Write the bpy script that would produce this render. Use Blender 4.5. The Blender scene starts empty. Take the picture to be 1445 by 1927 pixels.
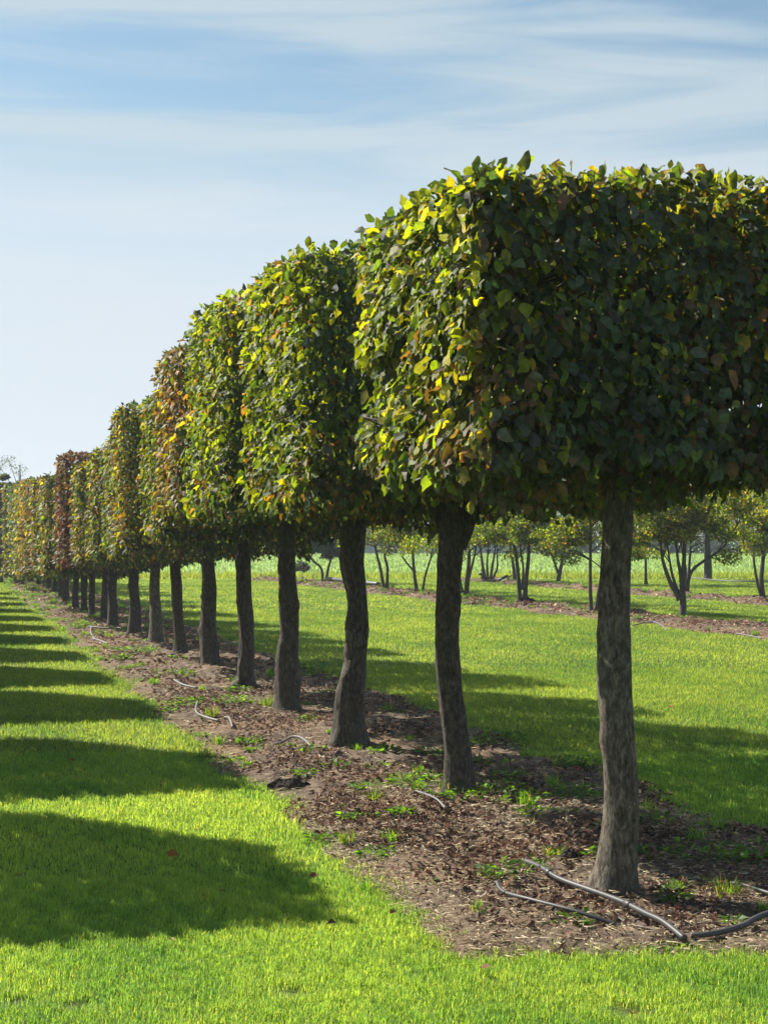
import bpy, math, random
import numpy as np
from mathutils import Vector

# ------------------------------------------------------------------ camera, light, sky
S = bpy.context.scene
F = 2894.0; EYE = 1.55; PITCH = math.atan(46.5 / F)
cam_d = bpy.data.cameras.new('camera'); cam = bpy.data.objects.new('camera', cam_d)
S.collection.objects.link(cam); S.camera = cam
cam.location = (0, 0, EYE); cam.rotation_euler = (math.pi / 2 + PITCH, 0, 0)
cam_d.sensor_fit = 'VERTICAL'; cam_d.sensor_height = 24.0; cam_d.lens = 24.0 * F / 1927.0
cam_d.clip_start = 0.05; cam_d.clip_end = 3000
SUN_AZ = math.atan2(-0.83, 0.56)          # clockwise from +Y (forward); negative = left of view
SUN_EL = math.radians(41.5)
sd = Vector((math.sin(SUN_AZ) * math.cos(SUN_EL), math.cos(SUN_AZ) * math.cos(SUN_EL), math.sin(SUN_EL)))
sun_d = bpy.data.lights.new('sun', 'SUN'); sun = bpy.data.objects.new('sun', sun_d)
S.collection.objects.link(sun); sun_d.energy = 5.0; sun_d.angle = math.radians(0.5)
sun_d.color = (1.0, 0.93, 0.80)
sun.rotation_euler = sd.to_track_quat('Z', 'Y').to_euler(); sun.location = (-20, 20, 20)
W = bpy.data.worlds.new('World'); S.world = W; W.use_nodes = True
def world():
    nt = W.node_tree; nt.nodes.clear(); N = nt.nodes.new; L = nt.links.new
    out = N('ShaderNodeOutputWorld'); bg = N('ShaderNodeBackground'); L(bg.outputs[0], out.inputs[0])
    sky = N('ShaderNodeTexSky'); sky.sky_type = 'NISHITA'; sky.sun_disc = False
    sky.sun_elevation = SUN_EL; sky.sun_rotation = SUN_AZ; sky.air_density = 1.0; sky.dust_density = 0.3; sky.ozone_density = 1.3
    tc = N('ShaderNodeTexCoord'); sep = N('ShaderNodeSeparateXYZ'); L(tc.outputs['Generated'], sep.inputs[0])
    # clouds live in direction space: long thin cirrus streaks
    mp = N('ShaderNodeMapping'); L(tc.outputs['Generated'], mp.inputs[0])
    mp.inputs['Rotation'].default_value = (0, math.radians(-7), 0)
    mp.inputs['Scale'].default_value = (2.4, 1.2, 20.0); mp.inputs['Location'].default_value = (1.35, 0.0, 2.55)
    n1 = N('ShaderNodeTexNoise'); n1.inputs['Scale'].default_value = 1.0; n1.inputs['Detail'].default_value = 9
    n1.inputs['Roughness'].default_value = 0.54; n1.inputs['Distortion'].default_value = 1.0; L(mp.outputs[0], n1.inputs['Vector'])
    r1 = N('ShaderNodeValToRGB'); L(n1.outputs['Fac'], r1.inputs[0])
    r1.color_ramp.elements[0].position = 0.36; r1.color_ramp.elements[1].position = 0.62
    r1.color_ramp.interpolation = 'EASE'
    # veil thickening towards the horizon, plus unseen cirrus added overhead for ambient fill
    r2 = N('ShaderNodeValToRGB'); L(sep.outputs['Z'], r2.inputs[0])
    e = r2.color_ramp.elements; e[0].position = 0.0; e[0].color = (0.95,) * 3 + (1,); e[1].position = 0.6; e[1].color = (.15, .15, .15, 1)
    for p, v in ((0.06, .92), (0.15, .85), (0.205, .74), (0.232, .42), (0.26, .18), (0.34, .07)):
        q = e.new(p); q.color = (v, v, v, 1)
    r4 = N('ShaderNodeMapRange'); L(sep.outputs['Z'], r4.inputs[0]); r4.inputs[1].default_value = .36; r4.inputs[2].default_value = .6; r4.inputs[3].default_value = .85; r4.inputs[4].default_value = .15
    mx = N('ShaderNodeMath'); mx.operation = 'MULTIPLY'; L(r1.outputs[0], mx.inputs[0]); L(r4.outputs[0], mx.inputs[1])
    tint = N('ShaderNodeMixRGB'); tint.blend_type = 'MULTIPLY'; tint.inputs[0].default_value = 1; L(sky.outputs[0], tint.inputs[1]); tint.inputs[2].default_value = (1.0, 1.12, 1.05, 1)
    i1 = N('ShaderNodeMath'); i1.operation = 'SUBTRACT'; i1.inputs[0].default_value = 1; L(mx.outputs[0], i1.inputs[1])
    i2 = N('ShaderNodeMath'); i2.operation = 'SUBTRACT'; i2.inputs[0].default_value = 1; L(r2.outputs[0], i2.inputs[1])
    m3 = N('ShaderNodeMath'); m3.operation = 'MULTIPLY'; L(i1.outputs[0], m3.inputs[0]); L(i2.outputs[0], m3.inputs[1])
    fac = N('ShaderNodeMath'); fac.operation = 'SUBTRACT'; fac.inputs[0].default_value = 1; L(m3.outputs[0], fac.inputs[1])
    cl = N('ShaderNodeMixRGB'); cl.inputs[1].default_value = (4.9, 5.9, 6.4, 1); cl.inputs[2].default_value = (6.5, 7.1, 7.8, 1)
    L(r2.outputs[0], cl.inputs[0])
    mix = N('ShaderNodeMixRGB'); L(fac.outputs[0], mix.inputs[0]); L(tint.outputs[0], mix.inputs[1]); L(cl.outputs[0], mix.inputs[2])
    L(mix.outputs[0], bg.inputs[0]); bg.inputs[1].default_value = 0.053
world()
S.view_settings.view_transform = 'Standard'; S.view_settings.look = 'None'
S.view_settings.exposure = 1.12; S.view_settings.gamma = 1.0
S.render.engine = 'CYCLES'
S.cycles.max_bounces = 8; S.cycles.diffuse_bounces = 3; S.cycles.glossy_bounces = 2
S.cycles.transmission_bounces = 4; S.cycles.volume_bounces = 0
S.cycles.sample_clamp_indirect = 4

# ------------------------------------------------------------------ helpers
rng = np.random.default_rng(11); random.seed(4)
COL = S.collection
CP, SP = math.cos(PITCH), math.sin(PITCH)
def ray(px, py):
    a = (px - 722.5) / F; b = (963.5 - py) / F
    return np.array([a, CP - b * SP, b * CP + SP])
def at(px, py, Y):                      # point on the pixel's ray at forward distance Y
    r = ray(px, py); return np.array([0, 0, EYE]) + r * (Y / r[1])
def ground(px, py, z=0.0):
    r = ray(px, py); return np.array([0, 0, EYE]) + r * ((z - EYE) / r[2])

def tag(o, label=None, cat=None, group=None, kind=None):
    if label: o['label'] = label
    if cat: o['category'] = cat
    if group: o['group'] = group
    if kind: o['kind'] = kind
    return o
def empty(name, loc, label, cat, group=None):
    o = bpy.data.objects.new(name, None); COL.objects.link(o); o.location = [float(c) for c in loc]
    o.empty_display_size = 0.2
    return tag(o, label, cat, group)
def mesh(name, V, T, mat, parent=None, col=None, uv=None, smooth=True, quads=None):
    V = np.ascontiguousarray(V, dtype=np.float32); me = bpy.data.meshes.new(name)
    T = np.asarray(T, dtype=np.int32).reshape(-1, 3)
    Q = np.zeros((0, 4), np.int32) if quads is None else np.asarray(quads, dtype=np.int32).reshape(-1, 4)
    nT, nQ = len(T), len(Q)
    me.vertices.add(len(V)); me.vertices.foreach_set('co', V.ravel())
    me.loops.add(nT * 3 + nQ * 4)
    me.loops.foreach_set('vertex_index', np.concatenate([T.ravel(), Q.ravel()]).astype(np.int32))
    me.polygons.add(nT + nQ)
    st = np.concatenate([np.arange(nT) * 3, nT * 3 + np.arange(nQ) * 4]).astype(np.int32)
    me.polygons.foreach_set('loop_start', st)
    me.polygons.foreach_set('use_smooth', np.full(nT + nQ, smooth))
    me.update(calc_edges=True)
    if col is not None:
        c = np.ones((len(V), 4), np.float32); c[:, :3] = col
        at_ = me.attributes.new('pigment', 'FLOAT_COLOR', 'POINT'); at_.data.foreach_set('color', c.ravel())
    if uv is not None:
        au = me.attributes.new('luv', 'FLOAT2', 'POINT'); au.data.foreach_set('vector', np.ascontiguousarray(uv, np.float32).ravel())
    me.materials.append(mat)
    o = bpy.data.objects.new(name, me); COL.objects.link(o)
    if parent is not None: o.parent = parent
    return o

class Waves:                            # cheap smooth noise, about -1..1
    def __init__(s, seed, freq, dim=3, n=9):
        r = np.random.default_rng(seed); d = r.normal(size=(n, dim)); d /= np.linalg.norm(d, axis=1)[:, None]
        s.k = d * freq * r.uniform(.6, 1.7, n)[:, None] * 2 * np.pi; s.ph = r.uniform(0, 6.28, n)
    def __call__(s, p): return np.sin(p @ s.k.T + s.ph).sum(1) / (len(s.ph) ** .5 * 1.2)
def unit(v): return v / (np.linalg.norm(v, axis=-1, keepdims=True) + 1e-9)

# ------------------------------------------------------------------ materials
def mat(name):
    m = bpy.data.materials.new(name); m.use_nodes = True; nt = m.node_tree; nt.nodes.clear()
    return m, nt, nt.nodes.new, nt.links.new
def sss(n, **kw):
    for k, v in kw.items(): n.inputs[k.replace('_', ' ')].default_value = v
    return n
def leaf_mat(name, rough=.42, spec=.5, trans=.42, gain=(1.9, 1.6, .9), pleat=False, back=.55):
    m, nt, N, L = mat(name)
    out = N('ShaderNodeOutputMaterial'); at_ = N('ShaderNodeAttribute'); at_.attribute_name = 'pigment'
    pr = N('ShaderNodeBsdfPrincipled'); pr.inputs['Roughness'].default_value = rough; pr.inputs['Specular IOR Level'].default_value = spec
    tr = N('ShaderNodeBsdfTranslucent')
    g = N('ShaderNodeMixRGB'); g.blend_type = 'MULTIPLY'; g.inputs[0].default_value = 1; L(at_.outputs['Color'], g.inputs[1]); g.inputs[2].default_value = gain + (1,)
    gm = N('ShaderNodeGamma'); gm.inputs[1].default_value = 1.3 if 'leaf' in name and 'dead' not in name else 1.0; L(g.outputs[0], gm.inputs[0]); g = gm; L(gm.outputs[0], tr.inputs[0])
    # paler, greyer underside of the blade
    geo = N('ShaderNodeNewGeometry'); hs = N('ShaderNodeHueSaturation'); hs.inputs['Saturation'].default_value = back; hs.inputs['Value'].default_value = 1.25
    L(at_.outputs['Color'], hs.inputs['Color']); bm = N('ShaderNodeMixRGB'); L(geo.outputs['Backfacing'], bm.inputs[0])
    L(at_.outputs['Color'], bm.inputs[1]); L(hs.outputs[0], bm.inputs[2]); L(bm.outputs[0], pr.inputs['Base Color'])
    if pleat:
        uv = N('ShaderNodeAttribute'); uv.attribute_name = 'luv'; sp = N('ShaderNodeSeparateXYZ'); L(uv.outputs['Vector'], sp.inputs[0])
        ab = N('ShaderNodeMath'); ab.operation = 'ABSOLUTE'; L(sp.outputs[0], ab.inputs[0])
        mu = N('ShaderNodeMath'); mu.operation = 'MULTIPLY_ADD'; L(ab.outputs[0], mu.inputs[0]); mu.inputs[1].default_value = -.30; L(sp.outputs[1], mu.inputs[2])
        ml = N('ShaderNodeMath'); ml.operation = 'MULTIPLY'; L(mu.outputs[0], ml.inputs[0]); ml.inputs[1].default_value = 62
        sn = N('ShaderNodeMath'); sn.operation = 'SINE'; L(ml.outputs[0], sn.inputs[0])
        bp = N('ShaderNodeBump'); bp.inputs['Strength'].default_value = .35; bp.inputs['Distance'].default_value = .0012; L(sn.outputs[0], bp.inputs['Height'])
        L(bp.outputs[0], pr.inputs['Normal']); L(bp.outputs[0], tr.inputs['Normal'])
        # blotches and darker furrows between the veins
        tc = N('ShaderNodeTexCoord'); nz = N('ShaderNodeTexNoise'); nz.inputs['Scale'].default_value = 55; nz.inputs['Detail'].default_value = 4; L(tc.outputs['Object'], nz.inputs['Vector'])
        a1 = N('ShaderNodeMath'); a1.operation = 'MULTIPLY_ADD'; L(nz.outputs['Fac'], a1.inputs[0]); a1.inputs[1].default_value = 1.5; a1.inputs[2].default_value = .25
        a2 = N('ShaderNodeMath'); a2.operation = 'MULTIPLY_ADD'; L(sn.outputs[0], a2.inputs[0]); a2.inputs[1].default_value = .06; L(a1.outputs[0], a2.inputs[2])
        for src, dst in ((bm.outputs[0], pr.inputs['Base Color']), (g.outputs[0], tr.inputs[0])):
            v = N('ShaderNodeVectorMath'); v.operation = 'SCALE'; L(src, v.inputs[0]); L(a2.outputs[0], v.inputs['Scale']); L(v.outputs[0], dst)
    mx = N('ShaderNodeMixShader'); mx.inputs[0].default_value = trans
    L(pr.outputs[0], mx.inputs[1]); L(tr.outputs[0], mx.inputs[2]); L(mx.outputs[0], out.inputs[0])
    return m
M_leafN = leaf_mat('hornbeam leaf', rough=.55, spec=.4, pleat=True, trans=.46, gain=(2.75, 2.5, .9))
M_leaf = leaf_mat('hornbeam leaf small', rough=.55, spec=.25, trans=.40, gain=(2.3, 2.15, .85))
M_bush = leaf_mat('shrub leaf', rough=.5, spec=.35, trans=.58, gain=(2.6, 2.5, 1.0))
M_dark = leaf_mat('evergreen leaf', rough=.3, spec=.7, trans=.12)
M_grass = leaf_mat('grass blade', rough=.55, spec=.3, trans=.6, gain=(2.3, 1.75, .95), back=1)
M_crop = leaf_mat('crop blade', rough=.6, spec=.3, trans=.5, gain=(1.3, 1.3, 1.0), back=1)
M_litter = leaf_mat('dead leaf', rough=.7, spec=.18, trans=.15, gain=(1.3, 1.1, .9), back=.9)
M_far = leaf_mat('far foliage', rough=.7, spec=.15, trans=.3)

def noise_mat(name, scale, cols, rough=.9, bump=.3, dist=.02, detail=6, stretch=(1, 1, 1), coord='Object', scale2=None, col2=None, spec=.2):
    m, nt, N, L = mat(name)
    out = N('ShaderNodeOutputMaterial'); pr = N('ShaderNodeBsdfPrincipled'); L(pr.outputs[0], out.inputs[0])
    pr.inputs['Roughness'].default_value = rough; pr.inputs['Specular IOR Level'].default_value = spec
    tc = N('ShaderNodeTexCoord'); mp = N('ShaderNodeMapping'); L(tc.outputs[coord], mp.inputs[0]); mp.inputs['Scale'].default_value = stretch
    n = N('ShaderNodeTexNoise'); n.inputs['Scale'].default_value = scale; n.inputs['Detail'].default_value = detail; n.inputs['Roughness'].default_value = .65
    L(mp.outputs[0], n.inputs['Vector']); r = N('ShaderNodeValToRGB'); L(n.outputs['Fac'], r.inputs[0])
    e = r.color_ramp.elements; e[0].position = .28; e[0].color = cols[0] + (1,); e[1].position = .72; e[1].color = cols[-1] + (1,)
    for i, c in enumerate(cols[1:-1]): q = e.new(.28 + .44 * (i + 1) / (len(cols) - 1)); q.color = c + (1,)
    colour = r.outputs[0]
    if scale2:
        n2 = N('ShaderNodeTexNoise'); n2.inputs['Scale'].default_value = scale2; n2.inputs['Detail'].default_value = 3; L(tc.outputs[coord], n2.inputs['Vector'])
        r2 = N('ShaderNodeValToRGB'); L(n2.outputs['Fac'], r2.inputs[0]); r2.color_ramp.elements[0].position = .48; r2.color_ramp.elements[1].position = .62
        mx = N('ShaderNodeMixRGB'); L(r2.outputs[0], mx.inputs[0]); L(colour, mx.inputs[1]); mx.inputs[2].default_value = col2 + (1,); colour = mx.outputs[0]
    L(colour, pr.inputs['Base Color'])
    b = N('ShaderNodeBump'); b.inputs['Strength'].default_value = bump; b.inputs['Distance'].default_value = dist; L(n.outputs['Fac'], b.inputs['Height']); L(b.outputs[0], pr.inputs['Normal'])
    return m
M_lawn = noise_mat('lawn soil and thatch', 14, [(.03, .05, .012), (.06, .09, .018), (.10, .12, .03)], bump=.6, dist=.03, scale2=.35, col2=(.075, .11, .02))
M_field = noise_mat('field ground', 3, [(.20, .31, .12), (.28, .40, .17)], bump=.5, dist=.08)
M_mulch = noise_mat('mulch soil', 9, [(.045, .033, .025), (.11, .08, .06), (.22, .17, .125)], bump=.9, dist=.03, detail=9, scale2=1.1, col2=(.17, .115, .075))
M_limb = noise_mat('twig bark', 30, [(.022, .018, .015), (.06, .05, .04)], bump=.3, dist=.003)
M_stem = noise_mat('multi stem bark', 16, [(.045, .042, .036), (.10, .095, .08)], bump=.5, dist=.01, stretch=(1, 1, .3))
M_pipe = noise_mat('grey pipe', 12, [(.03, .03, .032), (.075, .075, .078)], rough=.5, bump=.2, dist=.002, spec=.4)
M_pipeL = noise_mat('pale weathered pipe', 12, [(.09, .09, .09), (.17, .17, .17)], rough=.6, bump=.12, dist=.002, spec=.5)
M_wall = noise_mat('render wall', 2, [(.22, .23, .24), (.32, .33, .34)], bump=.1)
M_roof = noise_mat('slate roof', 3, [(.10, .13, .16), (.17, .20, .24)], bump=.3)
M_glass = noise_mat('window glass', 1, [(.02, .025, .03), (.05, .06, .07)], rough=.08, bump=0, spec=.8)
M_white = noise_mat('white trim', 2, [(.6, .6, .58), (.75, .75, .73)], rough=.5, bump=.05)
M_wood = noise_mat('pole wood', 20, [(.05, .045, .04), (.12, .10, .08)], bump=.4, dist=.004, stretch=(1, 1, .2))

def bark_mat(name='hornbeam bark', k=1.0):
    m, nt, N, L = mat(name)
    out = N('ShaderNodeOutputMaterial'); pr = N('ShaderNodeBsdfPrincipled'); L(pr.outputs[0], out.inputs[0])
    pr.inputs['Roughness'].default_value = .78; pr.inputs['Specular IOR Level'].default_value = .3
    tc = N('ShaderNodeTexCoord'); mp = N('ShaderNodeMapping'); L(tc.outputs['Object'], mp.inputs[0]); mp.inputs['Scale'].default_value = (1, 1, .38)
    n = N('ShaderNodeTexNoise'); n.inputs['Scale'].default_value = 52; n.inputs['Detail'].default_value = 9; n.inputs['Roughness'].default_value = .7; n.inputs['Distortion'].default_value = .5; L(mp.outputs[0], n.inputs['Vector'])
    r = N('ShaderNodeValToRGB'); L(n.outputs['Fac'], r.inputs[0]); e = r.color_ramp.elements
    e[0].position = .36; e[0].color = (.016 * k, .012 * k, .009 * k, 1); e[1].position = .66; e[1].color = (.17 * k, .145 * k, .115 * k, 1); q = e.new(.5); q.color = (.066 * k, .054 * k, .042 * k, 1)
    # pale lichen flecks and green algae
    mp2 = N('ShaderNodeMapping'); L(tc.outputs['Object'], mp2.inputs[0]); mp2.inputs['Scale'].default_value = (1, 1, .5)
    n2 = N('ShaderNodeTexNoise'); n2.inputs['Scale'].default_value = 90; n2.inputs['Detail'].default_value = 4; n2.inputs['Roughness'].default_value = .8; L(mp2.outputs[0], n2.inputs['Vector'])
    r2 = N('ShaderNodeValToRGB'); L(n2.outputs['Fac'], r2.inputs[0]); r2.color_ramp.elements[0].position = .60; r2.color_ramp.elements[1].position = .69
    mx = N('ShaderNodeMixRGB'); L(r2.outputs[0], mx.inputs[0]); L(r.outputs[0], mx.inputs[1]); mx.inputs[2].default_value = (.21, .215, .18, 1)
    n3 = N('ShaderNodeTexNoise'); n3.inputs['Scale'].default_value = 4.5; n3.inputs['Detail'].default_value = 4; L(mp2.outputs[0], n3.inputs['Vector'])
    r3 = N('ShaderNodeValToRGB'); L(n3.outputs['Fac'], r3.inputs[0]); r3.color_ramp.elements[0].position = .5; r3.color_ramp.elements[1].position = .72; r3.color_ramp.elements[1].color = (.6, .6, .6, 1)
    m2 = N('ShaderNodeMixRGB'); L(r3.outputs[0], m2.inputs[0]); L(mx.outputs[0], m2.inputs[1]); m2.inputs[2].default_value = (.045, .065, .040, 1)
    L(m2.outputs[0], pr.inputs['Base Color'])
    b = N('ShaderNodeBump'); b.inputs['Strength'].default_value = 1.0; b.inputs['Distance'].default_value = .014; L(n.outputs['Fac'], b.inputs['Height'])
    b2 = N('ShaderNodeBump'); b2.inputs['Strength'].default_value = .5; b2.inputs['Distance'].default_value = .004; L(n2.outputs['Fac'], b2.inputs['Height']); L(b.outputs[0], b2.inputs['Normal'])
    L(b2.outputs[0], pr.inputs['Normal'])
    return m
M_bark = bark_mat(k=.8); M_bark_lit_pale = bark_mat('lit and pale hornbeam bark', 1.45)  # paler bark: stronger light put into the nearest trunk's colour; eighth trunk simply pale

# ------------------------------------------------------------------ leaf clouds
def leaves(P, Nrm, Tip, L, C, detail=True, wid=.62, fold=(.15, .6), curl=(-.25, .6), r=None):
    """P base points, Nrm blade normals, Tip directions, L lengths, C colours -> V, T, col, uv"""
    r = r or rng; n = len(P)
    Tip = unit(Tip); Nrm = unit(Nrm - Tip * (Nrm * Tip).sum(1, keepdims=True)); Sd = np.cross(Tip, Nrm)
    fo = r.uniform(*fold, n)[:, None]; cu = r.uniform(*curl, n)[:, None]
    if detail:
        vs = np.array([0, .18, .42, .68, .88, 1.]); ws = np.array([0, .66, 1, .84, .42, 0]) * .5
        u = np.concatenate([np.zeros(6), -ws[1:5], ws[1:5]]); v = np.concatenate([vs, vs[1:5] - .03, vs[1:5] - .03])
        t = []
        for a in range(4):
            l0, r0 = 6 + a, 10 + a
            if a == 0: t += [(0, 1, l0), (0, r0, 1)]
            else: t += [(a, a + 1, l0), (a, l0, l0 - 1), (a, r0, a + 1), (a, r0 - 1, r0)]
        t += [(4, 5, 9), (4, 13, 5)]
        t = np.array(t)
    else:
        u = np.array([0, -.5, .5, 0, 0.]); v = np.array([0, .42, .42, 1, .45])
        t = np.array([(0, 4, 1), (0, 2, 4), (4, 3, 1), (4, 2, 3)])
    k = len(u)
    uu = u[None] * wid * L[:, None] * r.uniform(.85, 1.15, n)[:, None]; vv = v[None] * L[:, None]
    h = np.abs(uu) * fo - cu * (v[None] ** 2) * L[:, None] * .5
    if detail:
        h = h + r.normal(0, .055, (n, k)) * L[:, None]; uu = uu * r.uniform(.66, 1.22, (n, k)); vv = vv + r.normal(0, .04, (n, k)) * L[:, None]
    V = P[:, None] + Sd[:, None] * uu[..., None] + Tip[:, None] * vv[..., None] + Nrm[:, None] * h[..., None]
    T = (t[None] + (np.arange(n) * k)[:, None, None]).reshape(-1, 3)
    col = np.repeat(C, k, axis=0); uv = np.tile(np.stack([u * 2, v], 1), (n, 1))
    return V.reshape(-1, 3), T, col, uv

PAL = {'dg': (.062, .092, .050), 'g': (.082, .118, .026), 'yg': (.165, .20, .018), 'y': (.31, .28, .03),
       'o': (.21, .13, .036), 'b': (.125, .085, .045), 'r': (.095, .042, .034), 'gy': (.092, .102, .076)}
def pick(n, w, r, grp=None):
    ks = list(w); p = np.array([w[k] for k in ks], float); p /= p.sum()
    cum = np.cumsum(p); q = r.random(n) if grp is None else np.clip(grp, 0, .9999)
    idx = np.searchsorted(cum, q); base = np.array([PAL[k] for k in ks])[np.minimum(idx, len(ks) - 1)]
    return base * r.uniform(.55, 1.5, (n, 1)) * r.uniform(.88, 1.12, (n, 3))

# ------------------------------------------------------------------ tubes and trunks
def tube(pts, rad, sides=6, cap=True):
    pts = np.asarray(pts, float); n = len(pts); rad = np.broadcast_to(rad, n)
    d = np.gradient(pts, axis=0); d = unit(d)
    ref = np.array([0, 0, 1.]) if abs(d[0][2]) < .9 else np.array([1., 0, 0])
    a = unit(np.cross(d, ref)); b = np.cross(d, a)
    th = np.arange(sides) * 2 * np.pi / sides
    V = pts[:, None] + rad[:, None, None] * (a[:, None] * np.cos(th)[None, :, None] + b[:, None] * np.sin(th)[None, :, None])
    V = V.reshape(-1, 3); T = []
    for i in range(n - 1):
        for j in range(sides):
            p, q = i * sides + j, i * sides + (j + 1) % sides
            T += [(p, q, q + sides), (p, q + sides, p + sides)]
    if cap:
        V = np.vstack([V, pts[:1], pts[-1:]]); c0, c1 = len(V) - 2, len(V) - 1
        for j in range(sides):
            T += [(c0, (j + 1) % sides, j), (c1, (n - 1) * sides + j, (n - 1) * sides + (j + 1) % sides)]
    return V, np.array(T)
def join(parts):
    V, T, o = [], [], 0
    for v, t in parts: V.append(v); T.append(t + o); o += len(v)
    return np.vstack(V), np.vstack(T)
def smoothpath(pts, n):
    pts = np.asarray(pts, float); s = np.linspace(0, len(pts) - 1, n); out = []
    for q in s:
        i = min(int(q), len(pts) - 2); f = q - i
        p0, p1, p2, p3 = pts[max(i - 1, 0)], pts[i], pts[i + 1], pts[min(i + 2, len(pts) - 1)]
        out.append(.5 * ((2 * p1) + (p2 - p0) * f + (2 * p0 - 5 * p1 + 4 * p2 - p3) * f * f + (3 * p1 - p0 - 3 * p2 + p3) * f ** 3))
    return np.array(out)
def trunk_mesh(name, prof, base, par, seed, detail=1.0, m=None, lump=.10, roots=True, top=None):
    """prof: rows (z, x, y, radius) in world; vertices relative to base"""
    prof = np.array(prof, float); prof = prof[np.argsort(prof[:, 0])]
    z0, z1 = prof[0, 0] - .05, top if top else prof[-1, 0]
    n = max(8, int((z1 - z0) / .035 * detail)); sides = int(28 * detail) if detail > .5 else 12
    zz = np.linspace(z0, z1, n)
    cx = np.interp(zz, prof[:, 0], prof[:, 1]); cy = np.interp(zz, prof[:, 0], prof[:, 2]); rr = np.interp(zz, prof[:, 0], prof[:, 3])
    ker = np.ones(3) / 3
    cx = cx + rr * .16 * Waves(seed + 20, .8, 1)(zz[:, None]) * np.clip(zz * 3, 0, 1); ker = np.ones(3) / 3
    for arr in (cx, cy, rr):
        a = np.convolve(np.pad(arr, 1, mode='edge'), ker, 'valid'); arr[:] = a
    th = np.arange(sides) * 2 * np.pi / sides
    TH, ZZ = np.meshgrid(th, zz); R = np.repeat(rr[:, None], sides, 1)
    w1, w2, w3 = Waves(seed, 1.0), Waves(seed + 1, 3.0), Waves(seed + 2, 7.0)
    pt = np.stack([np.cos(TH) * .5, np.sin(TH) * .5, ZZ * .55], -1).reshape(-1, 3)
    R = R * (1 + lump * (.8 * w1(pt) + .55 * w2(pt * [1, 1, .7]) + .3 * w3(pt * [1.5, 1.5, .6])).reshape(R.shape))
    rk = np.random.default_rng(seed + 9)                  # knots and old pruning scars
    for _ in range(int(14 * lump / .1)):
        a0, zc, sz, am = rk.uniform(0, 6.28), rk.uniform(.15, 1.8), rk.uniform(.02, .055), rk.uniform(-.1, .3)
        da = np.angle(np.exp(1j * (TH - a0))) * rr[:, None]; R = R * (1 + am * np.exp(-(da ** 2 + (ZZ - zc) ** 2) / sz ** 2))
    if roots:
        rs = np.random.default_rng(seed); hgt = np.clip(1 - (ZZ - zz[0]) / .22, 0, 1)
        fl = np.zeros_like(R)
        for _ in range(5):
            a0 = rs.uniform(0, 6.28); d = np.angle(np.exp(1j * (TH - a0))); fl += np.exp(-(d / .35) ** 2) * rs.uniform(.3, .75)
        R = R * (1 + hgt ** 2.2 * (.18 + fl * .95))
    X = cx[:, None] + np.cos(TH) * R; Y = cy[:, None] + np.sin(TH) * R
    V = np.stack([X, Y, ZZ], -1).reshape(-1, 3) - base
    i, j = np.meshgrid(np.arange(n - 1), np.arange(sides), indexing='ij'); a = i * sides + j; b = i * sides + (j + 1) % sides
    Q = np.stack([a, b, b + sides, a + sides], -1).reshape(-1, 4)
    V = np.vstack([V, [[cx[-1], cy[-1], zz[-1]] - base]]); c = len(V) - 1
    T = np.array([((n - 1) * sides + k, (n - 1) * sides + (k + 1) % sides, c) for k in range(sides)])
    return mesh(name, V, T, m or M_bark, par, quads=Q)

# ------------------------------------------------------------------ the ground
ROWD = unit(np.array([-.284, 1.0, 0])); ROWP = np.array([ROWD[1], -ROWD[0], 0])   # along, across (to the right)
T1P = ground(1160, 1695)
wE = Waves(70, .55, 2); wE2 = Waves(71, 2.3, 2)
def strip_v(p, org, slope):            # lateral distance from a row line and position
    return p[:, 0] - (org[0] + slope * (p[:, 1] - org[1]))
def in_main(p):                        # >0 inside the main mulch strip (metres to its edge)
    v = strip_v(p, T1P, -.284); e = .10 * wE(p[:, :2]) + .05 * wE2(p[:, :2])
    near = p[:, 1] - 5.70
    return np.minimum(np.minimum(v + .95, 1.38 - v), near) + e * np.where(p[:, 1] < 7, .7, 1)
def in_a(p):
    v = strip_v(p, (5.43, 28.), -.323); e = .22 * wE(p[:, :2] * .6) + .08 * wE2(p[:, :2] * .6)
    return np.minimum(np.minimum(v + 1.25, .55 - v), 56 - p[:, 1]) + e
def in_b(p):
    v = strip_v(p, (9.0, 36.5), -.303); e = .22 * wE(p[:, :2] * .6 + 3) + .08 * wE2(p[:, :2] * .6)
    return np.minimum(np.minimum(v + .95, .5 - v), 55 - p[:, 1]) + e

def grid_sheet(name, x0, x1, y0, y1, nx, ny, zf, m, kind='structure', keep=None):
    xs = np.linspace(x0, x1, nx); ys = y0 + (y1 - y0) * np.linspace(0, 1, ny) ** 1.0
    X, Y = np.meshgrid(xs, ys); P = np.stack([X.ravel(), Y.ravel(), np.zeros(X.size)], 1); P[:, 2] = zf(P)
    i, j = np.meshgrid(np.arange(ny - 1), np.arange(nx - 1), indexing='ij'); a = i * nx + j
    Q = np.stack([a, a + 1, a + nx + 1, a + nx], -1).reshape(-1, 4)
    if keep is not None:
        k = keep(P)[Q].any(1); Q = Q[k]; used = np.unique(Q); mp = np.full(len(P), -1); mp[used] = np.arange(len(used)); P = P[used]; Q = mp[Q]
    return tag(mesh(name, P, [], m, quads=Q), kind=kind)
def big_plane(name, x0, x1, y0, y1, z, m):
    return tag(mesh(name, [(x0, y0, z), (x1, y0, z), (x1, y1, z), (x0, y1, z)], [], m, quads=[(0, 1, 2, 3)]), kind='structure')
big_plane('ground', -900, 900, -60, 1500, -.02, M_field)
big_plane('lawn', -120, 120, -40, 56.5, -.004, M_lawn)
wm1, wm2, wm3 = Waves(80, .5, 2), Waves(81, 2.2, 2), Waves(82, 7, 2)
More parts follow.
